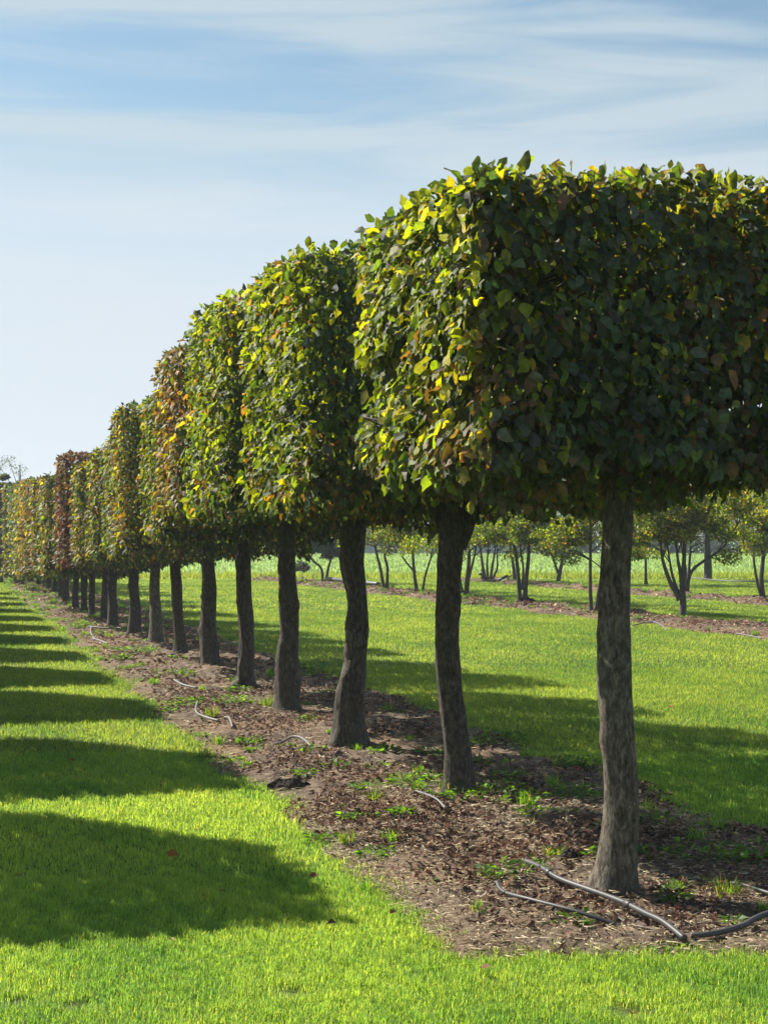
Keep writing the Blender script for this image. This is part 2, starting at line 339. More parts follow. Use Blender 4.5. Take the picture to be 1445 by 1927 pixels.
def zstrip(f, amp):
    def z(P):
        d = f(P); h = np.clip(d / .35, 0, 1)
        return np.where(d > 0, .004 + h * (amp * (1 + .7 * wm1(P[:, :2])) + .018 * wm2(P[:, :2]) + .011 * wm3(P[:, :2])), -.012 + .0 * d)
    return z
zmain, za, zb = zstrip(in_main, .035), zstrip(in_a, .05), zstrip(in_b, .06)
def skew(name, f, zf, org, slope, y0, y1, w, nx, ny):
    vs = np.linspace(-w, w, nx); ys = y0 * (y1 / y0) ** np.linspace(0, 1, ny)
    Vv, Y = np.meshgrid(vs, ys); X = org[0] + slope * (Y - org[1]) + Vv
    P = np.stack([X.ravel(), Y.ravel(), np.zeros(X.size)], 1); ok = f(P) > -.04; P[:, 2] = zf(P)
    i, j = np.meshgrid(np.arange(ny - 1), np.arange(nx - 1), indexing='ij'); a = i * nx + j
    Q = np.stack([a, a + 1, a + nx + 1, a + nx], -1).reshape(-1, 4); Q = Q[ok[Q].any(1)]
    used = np.unique(Q); mp = np.full(len(P), -1); mp[used] = np.arange(len(used))
    tag(mesh(name, P[used], [], M_mulch, quads=mp[Q]), kind='structure')
skew('mulch_bed', in_main, zmain, T1P, -.284, 5.3, 62, 1.9, 130, 700)
skew('mulch_bed', in_a, za, (5.43, 28.), -.323, 17, 57, 2.1, 70, 500)
skew('mulch_bed', in_b, zb, (9.0, 36.5), -.303, 26, 56, 1.9, 60, 300)
def gz(p):
    p = np.atleast_2d(p); z = np.zeros(len(p))
    for f, zf in ((in_main, zmain), (in_a, za), (in_b, zb)):
        k = f(p) > 0
        if k.any(): z[k] = zf(p[k])
    return z

# ------------------------------------------------------------------ grass
HOLES = [(30, 1888, .045), (150, 1893, .05), (1180, 1905, .06), (540, 1870, .05), (440, 1330, .12), (1260, 1520, .07), (700, 1500, .01), (560, 1440, .06)]
wg1, wg2, wg3 = Waves(90, .22, 2), Waves(91, .9, 2), Waves(92, 3.2, 2)
def wedge(y0, y1, dens, r, k=.34):     # uniform area density inside a wedge in front of the camera
    n = int(k * (y1 ** 2 - y0 ** 2) * dens); y = np.sqrt(r.uniform(y0 ** 2, y1 ** 2, n)); x = r.uniform(-k, k, n) * y
    return np.stack([x, y, np.zeros(n)], 1)
def blades(P, H, Wd, C, seg2, r, lean=.55):
    n = len(P); a = r.uniform(0, 2 * np.pi, n); sd_ = np.stack([np.cos(a), np.sin(a), np.zeros(n)], 1)
    b = a + np.pi / 2 + r.normal(0, .5, n); dr = np.stack([np.cos(b), np.sin(b), np.zeros(n)], 1)
    ln = (r.random(n) ** 1.0 * lean * 2.2)[:, None]
    up = np.array([0, 0, 1.])[None]; w = Wd[:, None] / 2; h = H[:, None]
    p0, p1 = P - sd_ * w, P + sd_ * w
    tip = P + up * h * (1 - .25 * ln) + dr * h * ln
    if seg2:
        m_ = P + up * h * .55 + dr * h * ln * .3
        V = np.stack([p0, p1, m_ - sd_ * w * .8, m_ + sd_ * w * .8, tip], 1)
        t = np.array([(0, 1, 3), (0, 3, 2), (2, 3, 4)]); k = 5
    else:
        V = np.stack([p0, p1, tip], 1); t = np.array([(0, 1, 2)]); k = 3
    return V.reshape(-1, 3), (t[None] + (np.arange(n) * k)[:, None, None]).reshape(-1, 3), np.repeat(C, k, 0)
def grass_col(P, r, dry=0.0):
    n = len(P); q = .5 * wg1(P[:, :2]) + .28 * wg2(P[:, :2]) + .18 * wg3(P[:, :2]) + .25 * np.sin((P[:, 0] + .284 * P[:, 1]) * 5.2 + 1.0) + r.normal(0, .22, n)
    a = np.array([.072, .178, .034]); b = np.array([.212, .328, .056]); c = np.array([.24, .30, .07])
    t = np.clip(q * .5 + .5, 0, 1)[:, None]; C = a * (1 - t) + b * t
    d = (r.random(n) < .03 + dry + .10 * np.clip(wg2(P[:, :2]), 0, 1))[:, None]
    return np.where(d, c, C) * r.uniform(.7, 1.35, (n, 1))
def lawn_grass():
    r = np.random.default_rng(5); VV, TT, CC, o = [], [], [], 0
    for y0, y1, dens, h, w, s2 in ((3.6, 7, 25000, .029, .0027, True), (7, 11, 10500, .030, .0038, True), (11, 18, 4500, .034, .0058, False), (18, 32, 1500, .036, .009, False), (32, 56, 420, .040, .018, False)):
        P = wedge(y0, y1, dens, r, .55 if y1 <= 7 else (.45 if y1 <= 11 else .38))
        d = np.maximum(np.maximum(in_main(P), in_a(P)), in_b(P)); P = P[d < r.exponential(.09, len(P)) - .06]
        clump = .7 + .5 * np.clip(wg3(P[:, :2] * 2.0) + .4, 0, 1.2)
        keep = np.ones(len(P), bool)
        for hx, hy, rad in HOLES:
            g = ground(hx, hy); dd = np.hypot((P[:, 0] - g[0]) / 1.6, P[:, 1] - g[1]); keep &= (dd > rad * r.uniform(.4, 1.5, len(P)))
        P, clump = P[keep], clump[keep]; n = len(P)
        H = h * clump * r.uniform(.55, 1.35, n); Wd = w * r.uniform(.7, 1.3, n)
        V, T, C = blades(P, H, Wd, grass_col(P, r) * (1.38 if y1 <= 11 else 1.0), s2, r)
        VV.append(V); TT.append(T + o); CC.append(C); o += len(V)
    return mesh('lawn_grass', np.vstack(VV), np.vstack(TT), M_grass, col=np.vstack(CC), smooth=False)
tag(lawn_grass(), 'short mown bright green grass covering the lawn', 'grass', kind='stuff')
def field_crop():
    r = np.random.default_rng(6); out = []
    n = 26000; P = np.stack([r.uniform(-26, 26, n), r.uniform(56.3, 61, n), np.zeros(n)], 1)
    C = np.array([.15, .22, .03]) * r.uniform(.6, 1.4, (n, 1)); V1, T1, C1 = blades(P, .24 * r.uniform(.4, 1.3, n), .035 * r.uniform(.6, 1.4, n), C, False, r)
    n = 60000; y = np.sqrt(r.uniform(60 ** 2, 135 ** 2, n)); P = np.stack([r.uniform(-.36, .36, n) * y, y, np.zeros(n)], 1)
    C = np.array([.24, .33, .10]) * r.uniform(.6, 1.5, (n, 1)); V2, T2, C2 = blades(P, .18 * r.uniform(.5, 1.3, n), .10 * r.uniform(.6, 1.4, n), C, False, r)
    o1 = mesh('field_margin_grass', V1, T1, M_grass, col=C1, smooth=False); tag(o1, 'taller rough grass along the edge of the field', 'grass', kind='stuff')
    o2 = mesh('field_crop', V2, T2, M_crop, col=C2, smooth=False); tag(o2, 'pale green low crop covering the field beyond the lawn', 'crop', kind='stuff')
field_crop()

# ------------------------------------------------------------------ mulch litter and weeds
def litter():
    r = np.random.default_rng(7); VV, TT, CC, o = [], [], [], 0
    def add(V, T, C):
        nonlocal o
        VV.append(V); TT.append(T + o); CC.append(C); o += len(V)
    lc = np.array([(.115, .058, .045), (.18, .11, .08), (.06, .032, .026), (.30, .22, .155), (.12, .068, .052)])
    for y0, y1, dens, L, det in ((5.2, 9, 2600, .036, True), (9, 16, 1100, .042, False), (16, 30, 300, .065, False), (30, 56, 90, .10, False)):
        P = wedge(y0, y1, dens, r, .5 if y1 < 10 else .38); dm = in_main(P); d2 = np.maximum(in_a(P), in_b(P))
        bare = np.clip(wm1(P[:, :2] * 1.6 + 5) * .9 + .5, .04, 1)
        near = np.clip((P[:, 1] - 6.05 - .3 * wm1(P[:, :2] * 2)) / .7 + .05, .05, 1) * np.where(dm > 0, np.clip(.25 + (strip_v(P, T1P, -.284) + .92) * 2.2 + .5 * wm1(P[:, :2]), .1, 1), 1)
        k = (np.maximum(dm, d2) > -.02 + .0 * dm) & (r.random(len(P)) < bare * near); P = P[k]; n = len(P)
        P[:, 2] = gz(P) + r.uniform(0, .022, n)
        a = r.uniform(0, 6.28, n); tip = np.stack([np.cos(a), np.sin(a), r.normal(0, .30, n)], 1)
        nr = np.stack([r.normal(0, .45, n), r.normal(0, .45, n), np.ones(n)], 1)
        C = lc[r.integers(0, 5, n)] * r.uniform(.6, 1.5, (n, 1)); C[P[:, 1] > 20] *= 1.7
        V, T, c, _ = leaves(P, nr, tip, L * r.uniform(.5, 1.3, n), C, det, wid=.5, fold=(.2, 1.3), curl=(-.9, 1.2), r=r)
        add(V, T, c)
    # straw, dead stalks, twig scraps
    for y0, y1, dens, L in ((5.2, 9, 3200, .045), (9, 18, 420, .08), (18, 56, 110, .16)):
        P = wedge(y0, y1, dens, r); k = np.maximum(np.maximum(in_main(P), in_a(P)), in_b(P)) > -.03; P = P[k]; n = len(P)
        P[:, 2] = gz(P) + r.uniform(.0, .018, n); a = r.uniform(0, 6.28, n); ll = L * r.uniform(.3, 1.3, n)
        d = np.stack([np.cos(a), np.sin(a), r.normal(0, .14, n)], 1) * ll[:, None]; s_ = np.stack([-np.sin(a), np.cos(a), np.zeros(n)], 1) * (.0016 * (1 + P[:, 1:2] / 10))
        up = np.array([0, 0, .003])
        V = np.stack([P - s_, P + s_ + up, P + d + up], 1).reshape(-1, 3); T = np.arange(len(V)).reshape(-1, 3)
        C = np.array([(.30, .23, .13), (.17, .12, .08), (.38, .32, .20)])[r.integers(0, 3, n)] * r.uniform(.5, 1.3, (n, 1))
        add(V, T, np.repeat(C, 3, 0))
    o_ = mesh('leaf_litter', np.vstack(VV), np.vstack(TT), M_litter, col=np.vstack(CC), smooth=False)
    tag(o_, 'dry brown fallen leaves and straw covering the mulch beds', 'leaf litter', kind='stuff')
litter()

def weed_parts(p, kind, size, r):
    """rosette of small leaves or tuft of grass blades around p"""
    if kind == 'tuft':
        n = int(110 * (size / .15)); a = r.uniform(0, 6.28, n); d = r.random(n) ** .7 * size * .45
        P = p + np.stack([np.cos(a) * d, np.sin(a) * d, np.zeros(n)], 1)
        C = np.array([.10, .20, .016]) * r.uniform(.6, 1.6, (n, 1)); C[r.random(n) < .15] = (.3, .27, .1)
        V, T, c = blades(P, size * .8 * r.uniform(.4, 1.2, n), np.full(n, .0045), C, True, r, lean=.9); return V, T, c
    n = int(85 * (size / .15)); a = r.uniform(0, 6.28, n); d = r.random(n) ** .6 * size; hh = r.random(n) * size * .5 * (1 - d / size * .6)
    P = p + np.stack([np.cos(a) * d, np.sin(a) * d, hh], 1)
    tip = np.stack([np.cos(a) + r.normal(0, .5, n), np.sin(a) + r.normal(0, .5, n), r.normal(.1, .3, n)], 1)
    nr = np.stack([r.normal(0, .4, n), r.normal(0, .4, n), np.ones(n)], 1)
    C = np.array([.085, .155, .022]) * r.uniform(.55, 1.6, (n, 1))
    V, T, c, _ = leaves(P, nr, tip, r.uniform(.02, .05, n) * (1 + size), C, False, wid=.6, r=r)
    st = np.stack([np.tile(p, (n, 1)) + [0, 0, -.01], P, P + [.0025, .0015, 0]], 1).reshape(-1, 3)      # leaf stalks from the root
    return np.vstack([V, st]), np.vstack([T, np.arange(3 * n).reshape(-1, 3) + len(V)]), np.vstack([c, np.repeat(C * .8, 3, 0)])
WEEDS = [
 (960, 1470, 'leafy', .15, 'shaded weed around the short upright stick'),
 (870, 1525, 'leafy', .12, 'bright weed in front of the foot of the second trunk'),
 (1240, 1625, 'leafy', .12, 'small shaded weed at the lawn edge right of the nearest trunk'),
 (745, 1485, 'tuft', .10, 'small grass tuft between weeds left of the second trunk'),
 (590, 1425, 'leafy', .09, 'tiny weed just below the curved pale pipe'),
 (470, 1400, 'leafy', .11, 'weed at the lawn edge left of the curved pale pipe'),
 (760, 1560, 'leafy', .08, 'small weed on bare litter below the short pale pipe'),
 (848, 1510, 'tuft', .15, 'bright grass tuft at the foot of the second trunk from the right'),
 (905, 1515, 'tuft', .10, 'grass tuft right beside the second trunk, above the bare leaf litter'),
 (705, 1525, 'tuft', .11, 'loose grass tuft left of the short pale pipe by the second trunk'),
 (650, 1595, 'tuft', .09, 'thin grass tuft growing on the lawn edge of the mulch bed'),
 (505, 1342, 'tuft', .17, 'grass tuft at the left foot of the fourth trunk from the right'),
 (1040, 1632, 'tuft', .10, 'spiky yellow-green weed beside the dark clod near the nearest trunk'),
 (1370, 1700, 'tuft', .13, 'grass tuft between the two pipes at the right edge'),
 (1220, 1535, 'tuft', .10, 'shaded grass tuft right of the nearest trunk'),
 (1225, 1570, 'leafy', .10, 'shaded leafy weed touching the right side of the nearest trunk'),
 (945, 1668, 'leafy', .11, 'low leafy weed above the end of the thin pipe'),
 (990, 1655, 'leafy', .09, 'yellow-green leafy weed left of the upper end of the thick pipe'),
 (840, 1668, 'leafy', .08, 'small bright leafy weed alone on the bare soil'),
 (1265, 1700, 'leafy', .10, 'sunlit leafy weed just right of the base of the nearest trunk'),
 (1330, 1630, 'leafy', .17, 'broad-leaved shaded weed right of the nearest trunk'),
 (1420, 1620, 'leafy', .18, 'leafy weed at the right edge of the photo by the lawn'),
 (575, 1470, 'leafy', .08, 'small weed beside the dark soil heap'),
 (630, 1455, 'leafy', .09, 'small bright weed below the base of the third trunk'),
 (715, 1450, 'leafy', .11, 'weed on the litter left of the second trunk'),
 (700, 1500, 'leafy', .13, 'weed patch on the soil left of the short pale pipe'),
 (770, 1500, 'leafy', .14, 'weed patch touching the top of the short pale pipe'),
 (800, 1480, 'leafy', .12, 'weed growing left of the second trunk base'),
 (940, 1505, 'leafy', .19, 'dense green weed clump right behind the second trunk'),
 (1000, 1510, 'leafy', .20, 'wide green weed clump between the two nearest trunks'),
 (1070, 1500, 'leafy', .20, 'dark green weed clump left of the nearest trunk in shade'),
 (1090, 1445, 'leafy', .17, 'shaded weed clump on the lawn edge behind the nearest trunk'),
 (940, 1395, 'leafy', .18, 'shaded weed clump beside the lawn behind the second trunk'),
 (400, 1358, 'tuft', .13, 'grass tuft just above the bent grey pipe'),
 (440, 1335, 'leafy', .17, 'weed on the litter below the fifth trunk'),
 (345, 1335, 'leafy', .15, 'weed at the lawn edge left of the fifth trunk'),
 (265, 1232, 'leafy', .26, 'yellow-green weed patch below the ninth trunk'),
 (330, 1275, 'leafy', .24, 'yellow-green weed patch below the seventh trunk'),
]
def weeds():
    r = np.random.default_rng(8)
    for px, py, kind, size, lab in WEEDS:
        g = ground(px, py); g[2] = gz(g)[0]; V, T, c = weed_parts(np.zeros(3), kind, size, r)
        o = mesh('grass_tuft' if kind == 'tuft' else 'weed', V, T, M_grass if kind == 'tuft' else M_bush, col=c, smooth=False)
        o.location = g; tag(o, lab, 'grass tuft' if kind == 'tuft' else 'weed', 'weeds growing in the mulch bed')
    VV, TT, CC, o = [], [], [], 0
    P = np.vstack([wedge(5.4, 12, 15.0, r), wedge(12, 60, 4.5, r)]); d = in_main(P); d2 = np.maximum(in_a(P), in_b(P))
    k = ((d > -.05) & (r.random(len(P)) < np.clip(.25 + .03 * (P[:, 1] - 8), .25, 1))) | ((d2 > -.1) & (r.random(len(P)) < .35))
    # more weeds on the lawn-side rim and far down the row
    for p in P[k]:
        p[2] = gz(p)[0]; V, T, c = weed_parts(p, 'tuft' if r.random() < .35 else 'leafy', r.uniform(.03, .10) * (1 + p[1] / 40), r)
        VV.append(V); TT.append(T + o); CC.append(c); o += len(V)
    tag(mesh('weed_cover', np.vstack(VV), np.vstack(TT), M_bush, col=np.vstack(CC), smooth=False), 'sparse small green weeds scattered through the mulch beds', 'weeds', kind='stuff')
weeds()

# ------------------------------------------------------------------ clipped row trees
SUNNY = {'dg': .9, 'g': 2.0, 'gy': .6, 'yg': 3.6, 'y': 1.0, 'o': .1, 'b': .1}  # leaf colours for the sunlit crown faces, with sunlight painted in
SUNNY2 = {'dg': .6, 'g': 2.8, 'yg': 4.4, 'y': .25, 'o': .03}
def crown_box(name, c, hx, hy, zb, zt, n, L, pal, par, seed, detail, holes=.0, mesh_mat=None, pal2=None, axes=(ROWP, ROWD)):
    """rounded clipped block of leaves. c = centre on the ground, hx across the row, hy along it"""
    r = np.random.default_rng(seed); A, B = axes; hz = (zt - zb) / 2; H = np.array([hx, hy, hz]); rad = .09
    area = np.array([hy * hz, hy * hz, hx * hz, hx * hz, hx * hy, hx * hy * .9]); area = area / area.sum()
    f = r.choice(6, n, p=area); q = r.uniform(-1, 1, (n, 3))
    ax = f // 2; sg = np.where(f % 2 == 0, -1., 1.)      # 0:-x 1:+x 2:-y 3:+y 4:-z? (below)
    sg = np.where(ax == 2, np.where(f == 4, 1., -1.), sg); q[np.arange(n), ax] = sg
    q = q * H; inner = np.clip(q, -(H - rad), H - rad); nn = unit(q - inner); p = inner + nn * rad
    # shell depth, plus some leaves right through the middle
    dep = r.exponential(.12, n); mid = r.random(n) < .10; dep = np.where(mid, r.uniform(0, .5, n), dep)
    b1, b2 = Waves(seed + 5, .9), Waves(seed + 6, 2.6)
    bump = .016 * b1(p) + .014 * b2(p)
    out = r.random(n) < .015; dep = np.where(out, -r.uniform(.005, .03, n), dep)
    p = p + nn * (bump - dep + .01)[:, None]
    # the underside hangs unevenly, leaves droop below it
    und = np.clip((-p[:, 2] - hz * .45) / hz, 0, 1); p[:, 2] -= und * (.05 + .13 * b1(p * 1.3 + 4)) * 1.0
    hw = Waves(seed + 9, 1.9); keep = (hw(p) + .35 * b2(p * 1.3)) > (-1.25 + holes); keep |= (np.abs(p[:, 2]) > hz * .93)
    p, nn, f = p[keep], nn[keep], f[keep]; n = len(p)
    down = np.array([0, 0, -1.])
    topf = np.clip(nn[:, 2:3], 0, 1)
    tip = unit(nn * .45 + down * (1.0 - 1.15 * topf) + r.normal(0, .50, (n, 3)))
    nrm = unit(nn * 1.0 + np.array([0, 0, .45]) + r.normal(0, .50, (n, 3)))
    tuftw = Waves(seed + 12, 1.1)(p) * .17 + r.random(n); tuftw = np.clip(tuftw, 0, .9999)
    C = pick(n, pal, r, tuftw)
    if pal2:                                # sunward face and top: turned leaves, also brighter to put sunlight into the colour
        lit_w = np.clip(-nn[:, 0] * .95 + nn[:, 2] * .7 + .06, 0, 1); k_ = r.random(n) < lit_w; C[k_] = pick(int(k_.sum()), pal2, r, tuftw[k_])
    # the lower rim of these hornbeams has turned brown first
    br = (p[:, 2] < -hz * .55) & (r.random(n) < .2); C[br] = pick(int(br.sum()), {'b': 1, 'gy': 1.6, 'o': .12}, r)
    Ls = L * r.uniform(.6, 1.25, n)
    W_ = p[:, 0:1] * A + p[:, 1:2] * B + p[:, 2:3] * np.array([0, 0, 1.]); W_[:, 2] += (zb + zt) / 2
    to = lambda v: v[:, 0:1] * A + v[:, 1:2] * B + v[:, 2:3] * np.array([0, 0, 1.])
    V, T, col, uv = leaves(W_, to(nrm), to(tip), Ls, C, detail, r=r)
    return mesh(name, V, T, mesh_mat or (M_leafN if detail else M_leaf), par, col=col, uv=uv if detail else None), (A, B, H, zb, zt)
def crown_limbs(par, base, info, top, seed, ntw):
    r = np.random.default_rng(seed); A, B, H, zb, zt = info; parts = []; zc = (zb + zt) / 2
    lead = []
    to = lambda x, y, z: A * x + B * y + np.array([0, 0, z])
    start = top - base
    parts.append(tube([start + [0, 0, -.12], start + [0, 0, .3], to(.02, .0, zt - .25)], np.array([.058, .045, .015]), 8))
    nodes = []
    for k in range(11):
        z = zb + .02 + (zt - zb - .25) * k / 11; sx = r.choice([-1, 1]) if k > 1 else (-1, 1)[k]
        e = to(sx * H[0] * r.uniform(.7, .9), r.uniform(-.8, .8) * H[1], z + r.uniform(.05, .3)); s0 = np.array([start[0], start[1], max(z - .05, start[2] - .1)])
        m1 = s0 * .5 + e * .5 + r.normal(0, .05, 3); pp = smoothpath([s0, m1, e], 8); parts.append(tube(pp, np.linspace(.028, .008, 8), 6)); nodes += list(pp[2:])
    nodes = np.array(nodes)
    for k in range(ntw):
        q = r.uniform(-1, 1, 3); q[r.integers(0, 3)] = r.choice([-1, 1]); q = q * (H - .06)
        e = to(q[0], q[1], zc + q[2]); i = np.argmin(((nodes - e) ** 2).sum(1)); s0 = nodes[i]
        mid = (s0 + e) / 2 + r.normal(0, .06, 3); parts.append(tube(smoothpath([s0, mid, e], 5), np.linspace(.006, .0022, 5), 4, False))
    for k in range(ntw // 8):                      # shoots above the clipped top
        x, y = r.uniform(-.9, .9) * H[0], r.uniform(-.9, .9) * H[1]; e = to(x, y, zt + r.uniform(.03, .09)); s0 = to(x + r.normal(0, .05), y + r.normal(0, .05), zt - .15)
        parts.append(tube([s0, (s0 + e) / 2 + r.normal(0, .008, 3), e], np.array([.003, .0025, .0015]), 4, False))
    V, T = join(parts); return mesh('limbs', V, T, M_limb, par)

TR = {  # traced trunk outlines: (y, left, right) in photo pixels
 1: [(885, 1128, 1186), (1000, 1130, 1190), (1100, 1130, 1190), (1200, 1127, 1192), (1300, 1123, 1190), (1400, 1128, 1192), (1500, 1127, 1195), (1600, 1122, 1198), (1650, 1115, 1200), (1695, 1108, 1208)],
 2: [(925, 822, 880), (990, 817, 872), (1100, 820, 868), (1200, 820, 868), (1300, 825, 875), (1400, 832, 885), (1445, 829, 890), (1503, 830, 896)],
 3: [(950, 630, 688), (988, 634, 683), (1058, 639, 684), (1127, 651, 693), (1179, 643, 691), (1231, 648, 691), (1300, 634, 693), (1352, 629, 690), (1380, 620, 692), (1403, 616, 698)],
 4: [(960, 520, 554), (988, 522, 553), (1058, 521, 556), (1127, 523, 562), (1196, 528, 563), (1265, 518, 567), (1317, 515, 565), (1341, 510, 570)],
 5: [(990, 441, 468), (1058, 444, 473), (1110, 448, 478), (1161, 446, 477), (1213, 449, 477), (1265, 446, 480), (1300, 442, 487)],
 6: [(1030, 378, 404), (1092, 376, 406), (1144, 380, 409), (1213, 377, 411), (1257, 378, 414)],
 7: [(1040, 321, 343), (1092, 321, 344), (1179, 326, 347), (1241, 324, 356)],
 8: [(1045, 283, 302), (1144, 281, 304), (1190, 279, 307), (1214, 277, 312)],
 9: [(1045, 243, 262), (1130, 244, 264), (1199, 241, 268)],
 10: [(1050, 204, 222), (1120, 203, 222), (1187, 199, 226)],
 11: [(1070, 193, 205), (1120, 192, 205), (1170, 188, 204)],
 12: [(1075, 168, 181), (1120, 168, 180), (1167, 166, 182)],
 13: [(1080, 154, 166), (1120, 153, 165), (1153, 151, 166)],
 14: [(1080, 138, 151), (1120, 137, 150), (1149, 135, 151)],
 15: [(1080, 119, 131), (1110, 118, 131), (1137, 116, 133)],
 16: [(1085, 110, 119), (1110, 110, 119), (1129, 108, 120)],
 17: [(1085, 99, 109), (1105, 98, 109), (1117, 96, 109)],
 18: [(1085, 90, 99), (1100, 88, 98), (1112, 86, 98)],
 19: [(1085, 80, 88), (1098, 80, 88), (1106, 79, 89)],
 20: [(1085, 70, 78), (1095, 69, 78), (1102, 68, 79)],
 21: [(1080, 55, 63), (1090, 55, 63), (1098, 54, 64)],
 22: [(1060, 27, 33), (1080, 27, 33), (1096, 26, 34)],
}
# number: (top above eye, bottom height, leaves, leaf length, detail, palette, label)
G2 = {'dg': 3, 'g': 3.0, 'yg': 2.2, 'y': .35, 'o': .12}
KR = {
 1: (1.38, 1.84, 31000, .065, True, {'dg': 3.6, 'g': 2.4, 'gy': .8, 'yg': 2.2, 'y': 1.0, 'o': .12, 'b': .12}, 'nearest clipped hornbeam with a big dark block crown cut off by the right edge'),
 2: (1.53, 1.77, 24000, .062, True, G2, 'second clipped hornbeam from the right, green crown, trunk forked at its top'),
 3: (1.62, 1.77, 17000, .066, True, {'dg': 2.4, 'g': 3, 'yg': 2.8, 'y': .8, 'o': .25, 'b': .1}, 'third clipped hornbeam from the right, green crown on a crooked lumpy trunk with swollen base'),
 4: (1.57, 1.80, 21000, .062, False, {'dg': .3, 'g': .7, 'yg': 1.1, 'y': 1.5, 'o': 2.6, 'b': 2.6, 'r': .3}, 'fourth clipped hornbeam from the right with an orange-brown upper crown'),
 5: (1.40, 1.58, 19000, .064, False, {'dg': 1.5, 'g': 2, 'yg': 3.2, 'y': 1.7, 'o': .5}, 'fifth clipped hornbeam from the right, yellow-green crown, knobbly trunk with a root spread left'),
 6: (1.47, 1.42, 17000, .066, False, {'dg': 1.4, 'g': 1.6, 'yg': 2, 'y': 1.4, 'o': 1.5, 'b': 1.4}, 'sixth clipped hornbeam from the right with a mixed gold and brown crown'),
 7: (1.23, 1.36, 14000, .070, False, {'dg': 1.8, 'g': 2, 'yg': 2.4, 'y': 1.2, 'o': .6, 'b': .6}, 'seventh clipped hornbeam from the right, trunk leaning slightly left at its top'),
 8: (1.21, 1.28, 12000, .074, False, {'dg': 1.8, 'g': 1.6, 'yg': 1.8, 'y': 1, 'o': .8, 'b': 1}, 'eighth clipped hornbeam from the right with a pale smooth trunk widening at the foot'),
 9: (1.11, 1.2, 11000, .078, False, {'dg': 1.6, 'g': 1.5, 'yg': 1.6, 'y': 1.2, 'o': .8, 'b': .7}, 'ninth clipped hornbeam from the right, straight dark trunk, gold-flecked crown'),
 10: (1.35, 1.15, 10000, .080, False, {'r': 4, 'b': 1.8, 'o': .4, 'dg': .6}, 'tenth clipped hornbeam from the right with a dark red-brown top'),
 11: (1.08, 1.05, 9000, .086, False, {'o': 1.2, 'b': 1.6, 'y': .9, 'yg': 1.6, 'dg': 1.6, 'g': 1}, 'eleventh clipped hornbeam from the right, slim trunk behind the tenth one'),
 12: (1.1, 0.95, 9000, .086, False, {'o': 1.2, 'b': 1.2, 'y': 1, 'yg': 1.6, 'g': 1.2, 'dg': 1}, 'twelfth clipped hornbeam from the right, orange-gold crown'),
 13: (1.16, 0.85, 8000, .09, False, {'o': 1.2, 'b': 1.2, 'y': .8, 'yg': 1.6, 'dg': 1.6, 'g': 1}, 'thirteenth clipped hornbeam from the right, trunk in a close trio of trunks'),
 14: (1.15, 0.85, 5500, .105, False, {'o': 1.1, 'b': 1.4, 'y': 1, 'yg': 1.7, 'dg': 1.4}, 'fourteenth clipped hornbeam from the right, leftmost trunk of the close trio'),
 15: (1.27, 0.8, 5500, .11, False, {'o': 1.5, 'b': 1.6, 'y': 1, 'dg': 1}, 'fifteenth clipped hornbeam from the right, thick black trunk'),
 16: (1.33, 0.65, 5000, .11, False, {'o': 2, 'b': 2, 'y': 1.2, 'yg': .8}, 'sixteenth clipped hornbeam from the right, brown crown left of the tall dark one'),
 17: (1.4, 0.6, 5000, .12, False, {'o': 2.2, 'b': 1.2, 'y': 1.5, 'yg': 1.2}, 'seventeenth clipped hornbeam from the right, orange spot low on its crown'),
 18: (1.47, 0.5, 5000, .12, False, {'g': 1.2, 'b': .8, 'y': 1.5, 'yg': 2.4, 'dg': 1}, 'eighteenth clipped hornbeam from the right, yellow-green far crown'),
 19: (1.55, 0.45, 4500, .13, False, {'g': 1, 'b': 1.2, 'y': 1.2, 'yg': 1.2, 'dg': 1.2, 'o': 1}, 'nineteenth clipped hornbeam from the right with a crooked trunk base'),
 20: (1.65, 0.4, 4500, .13, False, {'dg': 2, 'g': 1.5, 'yg': 1.2, 'b': .8, 'y': .6}, 'twentieth clipped hornbeam from the right, dark green far crown'),
 21: (1.7, 0.35, 4500, .13, False, {'o': 1.2, 'b': 1.2, 'y': 1.6, 'yg': 1.8, 'dg': 1}, 'gold-brown clipped hornbeam with a low crown near the far end of the row'),
 22: (1.72, 1.1, 4500, .13, False, {'dg': 1.2, 'g': 1.5, 'yg': 2, 'y': .6, 'b': .5}, 'slim green clipped hornbeam on a thin trunk at the far left end of the row'),
}
DX = {}
HX = {1: .94, 2: 1.12, 3: 1.08, 4: 1.06, 5: .98, 6: 1.10, 7: .93, 8: .93, 9: .93}
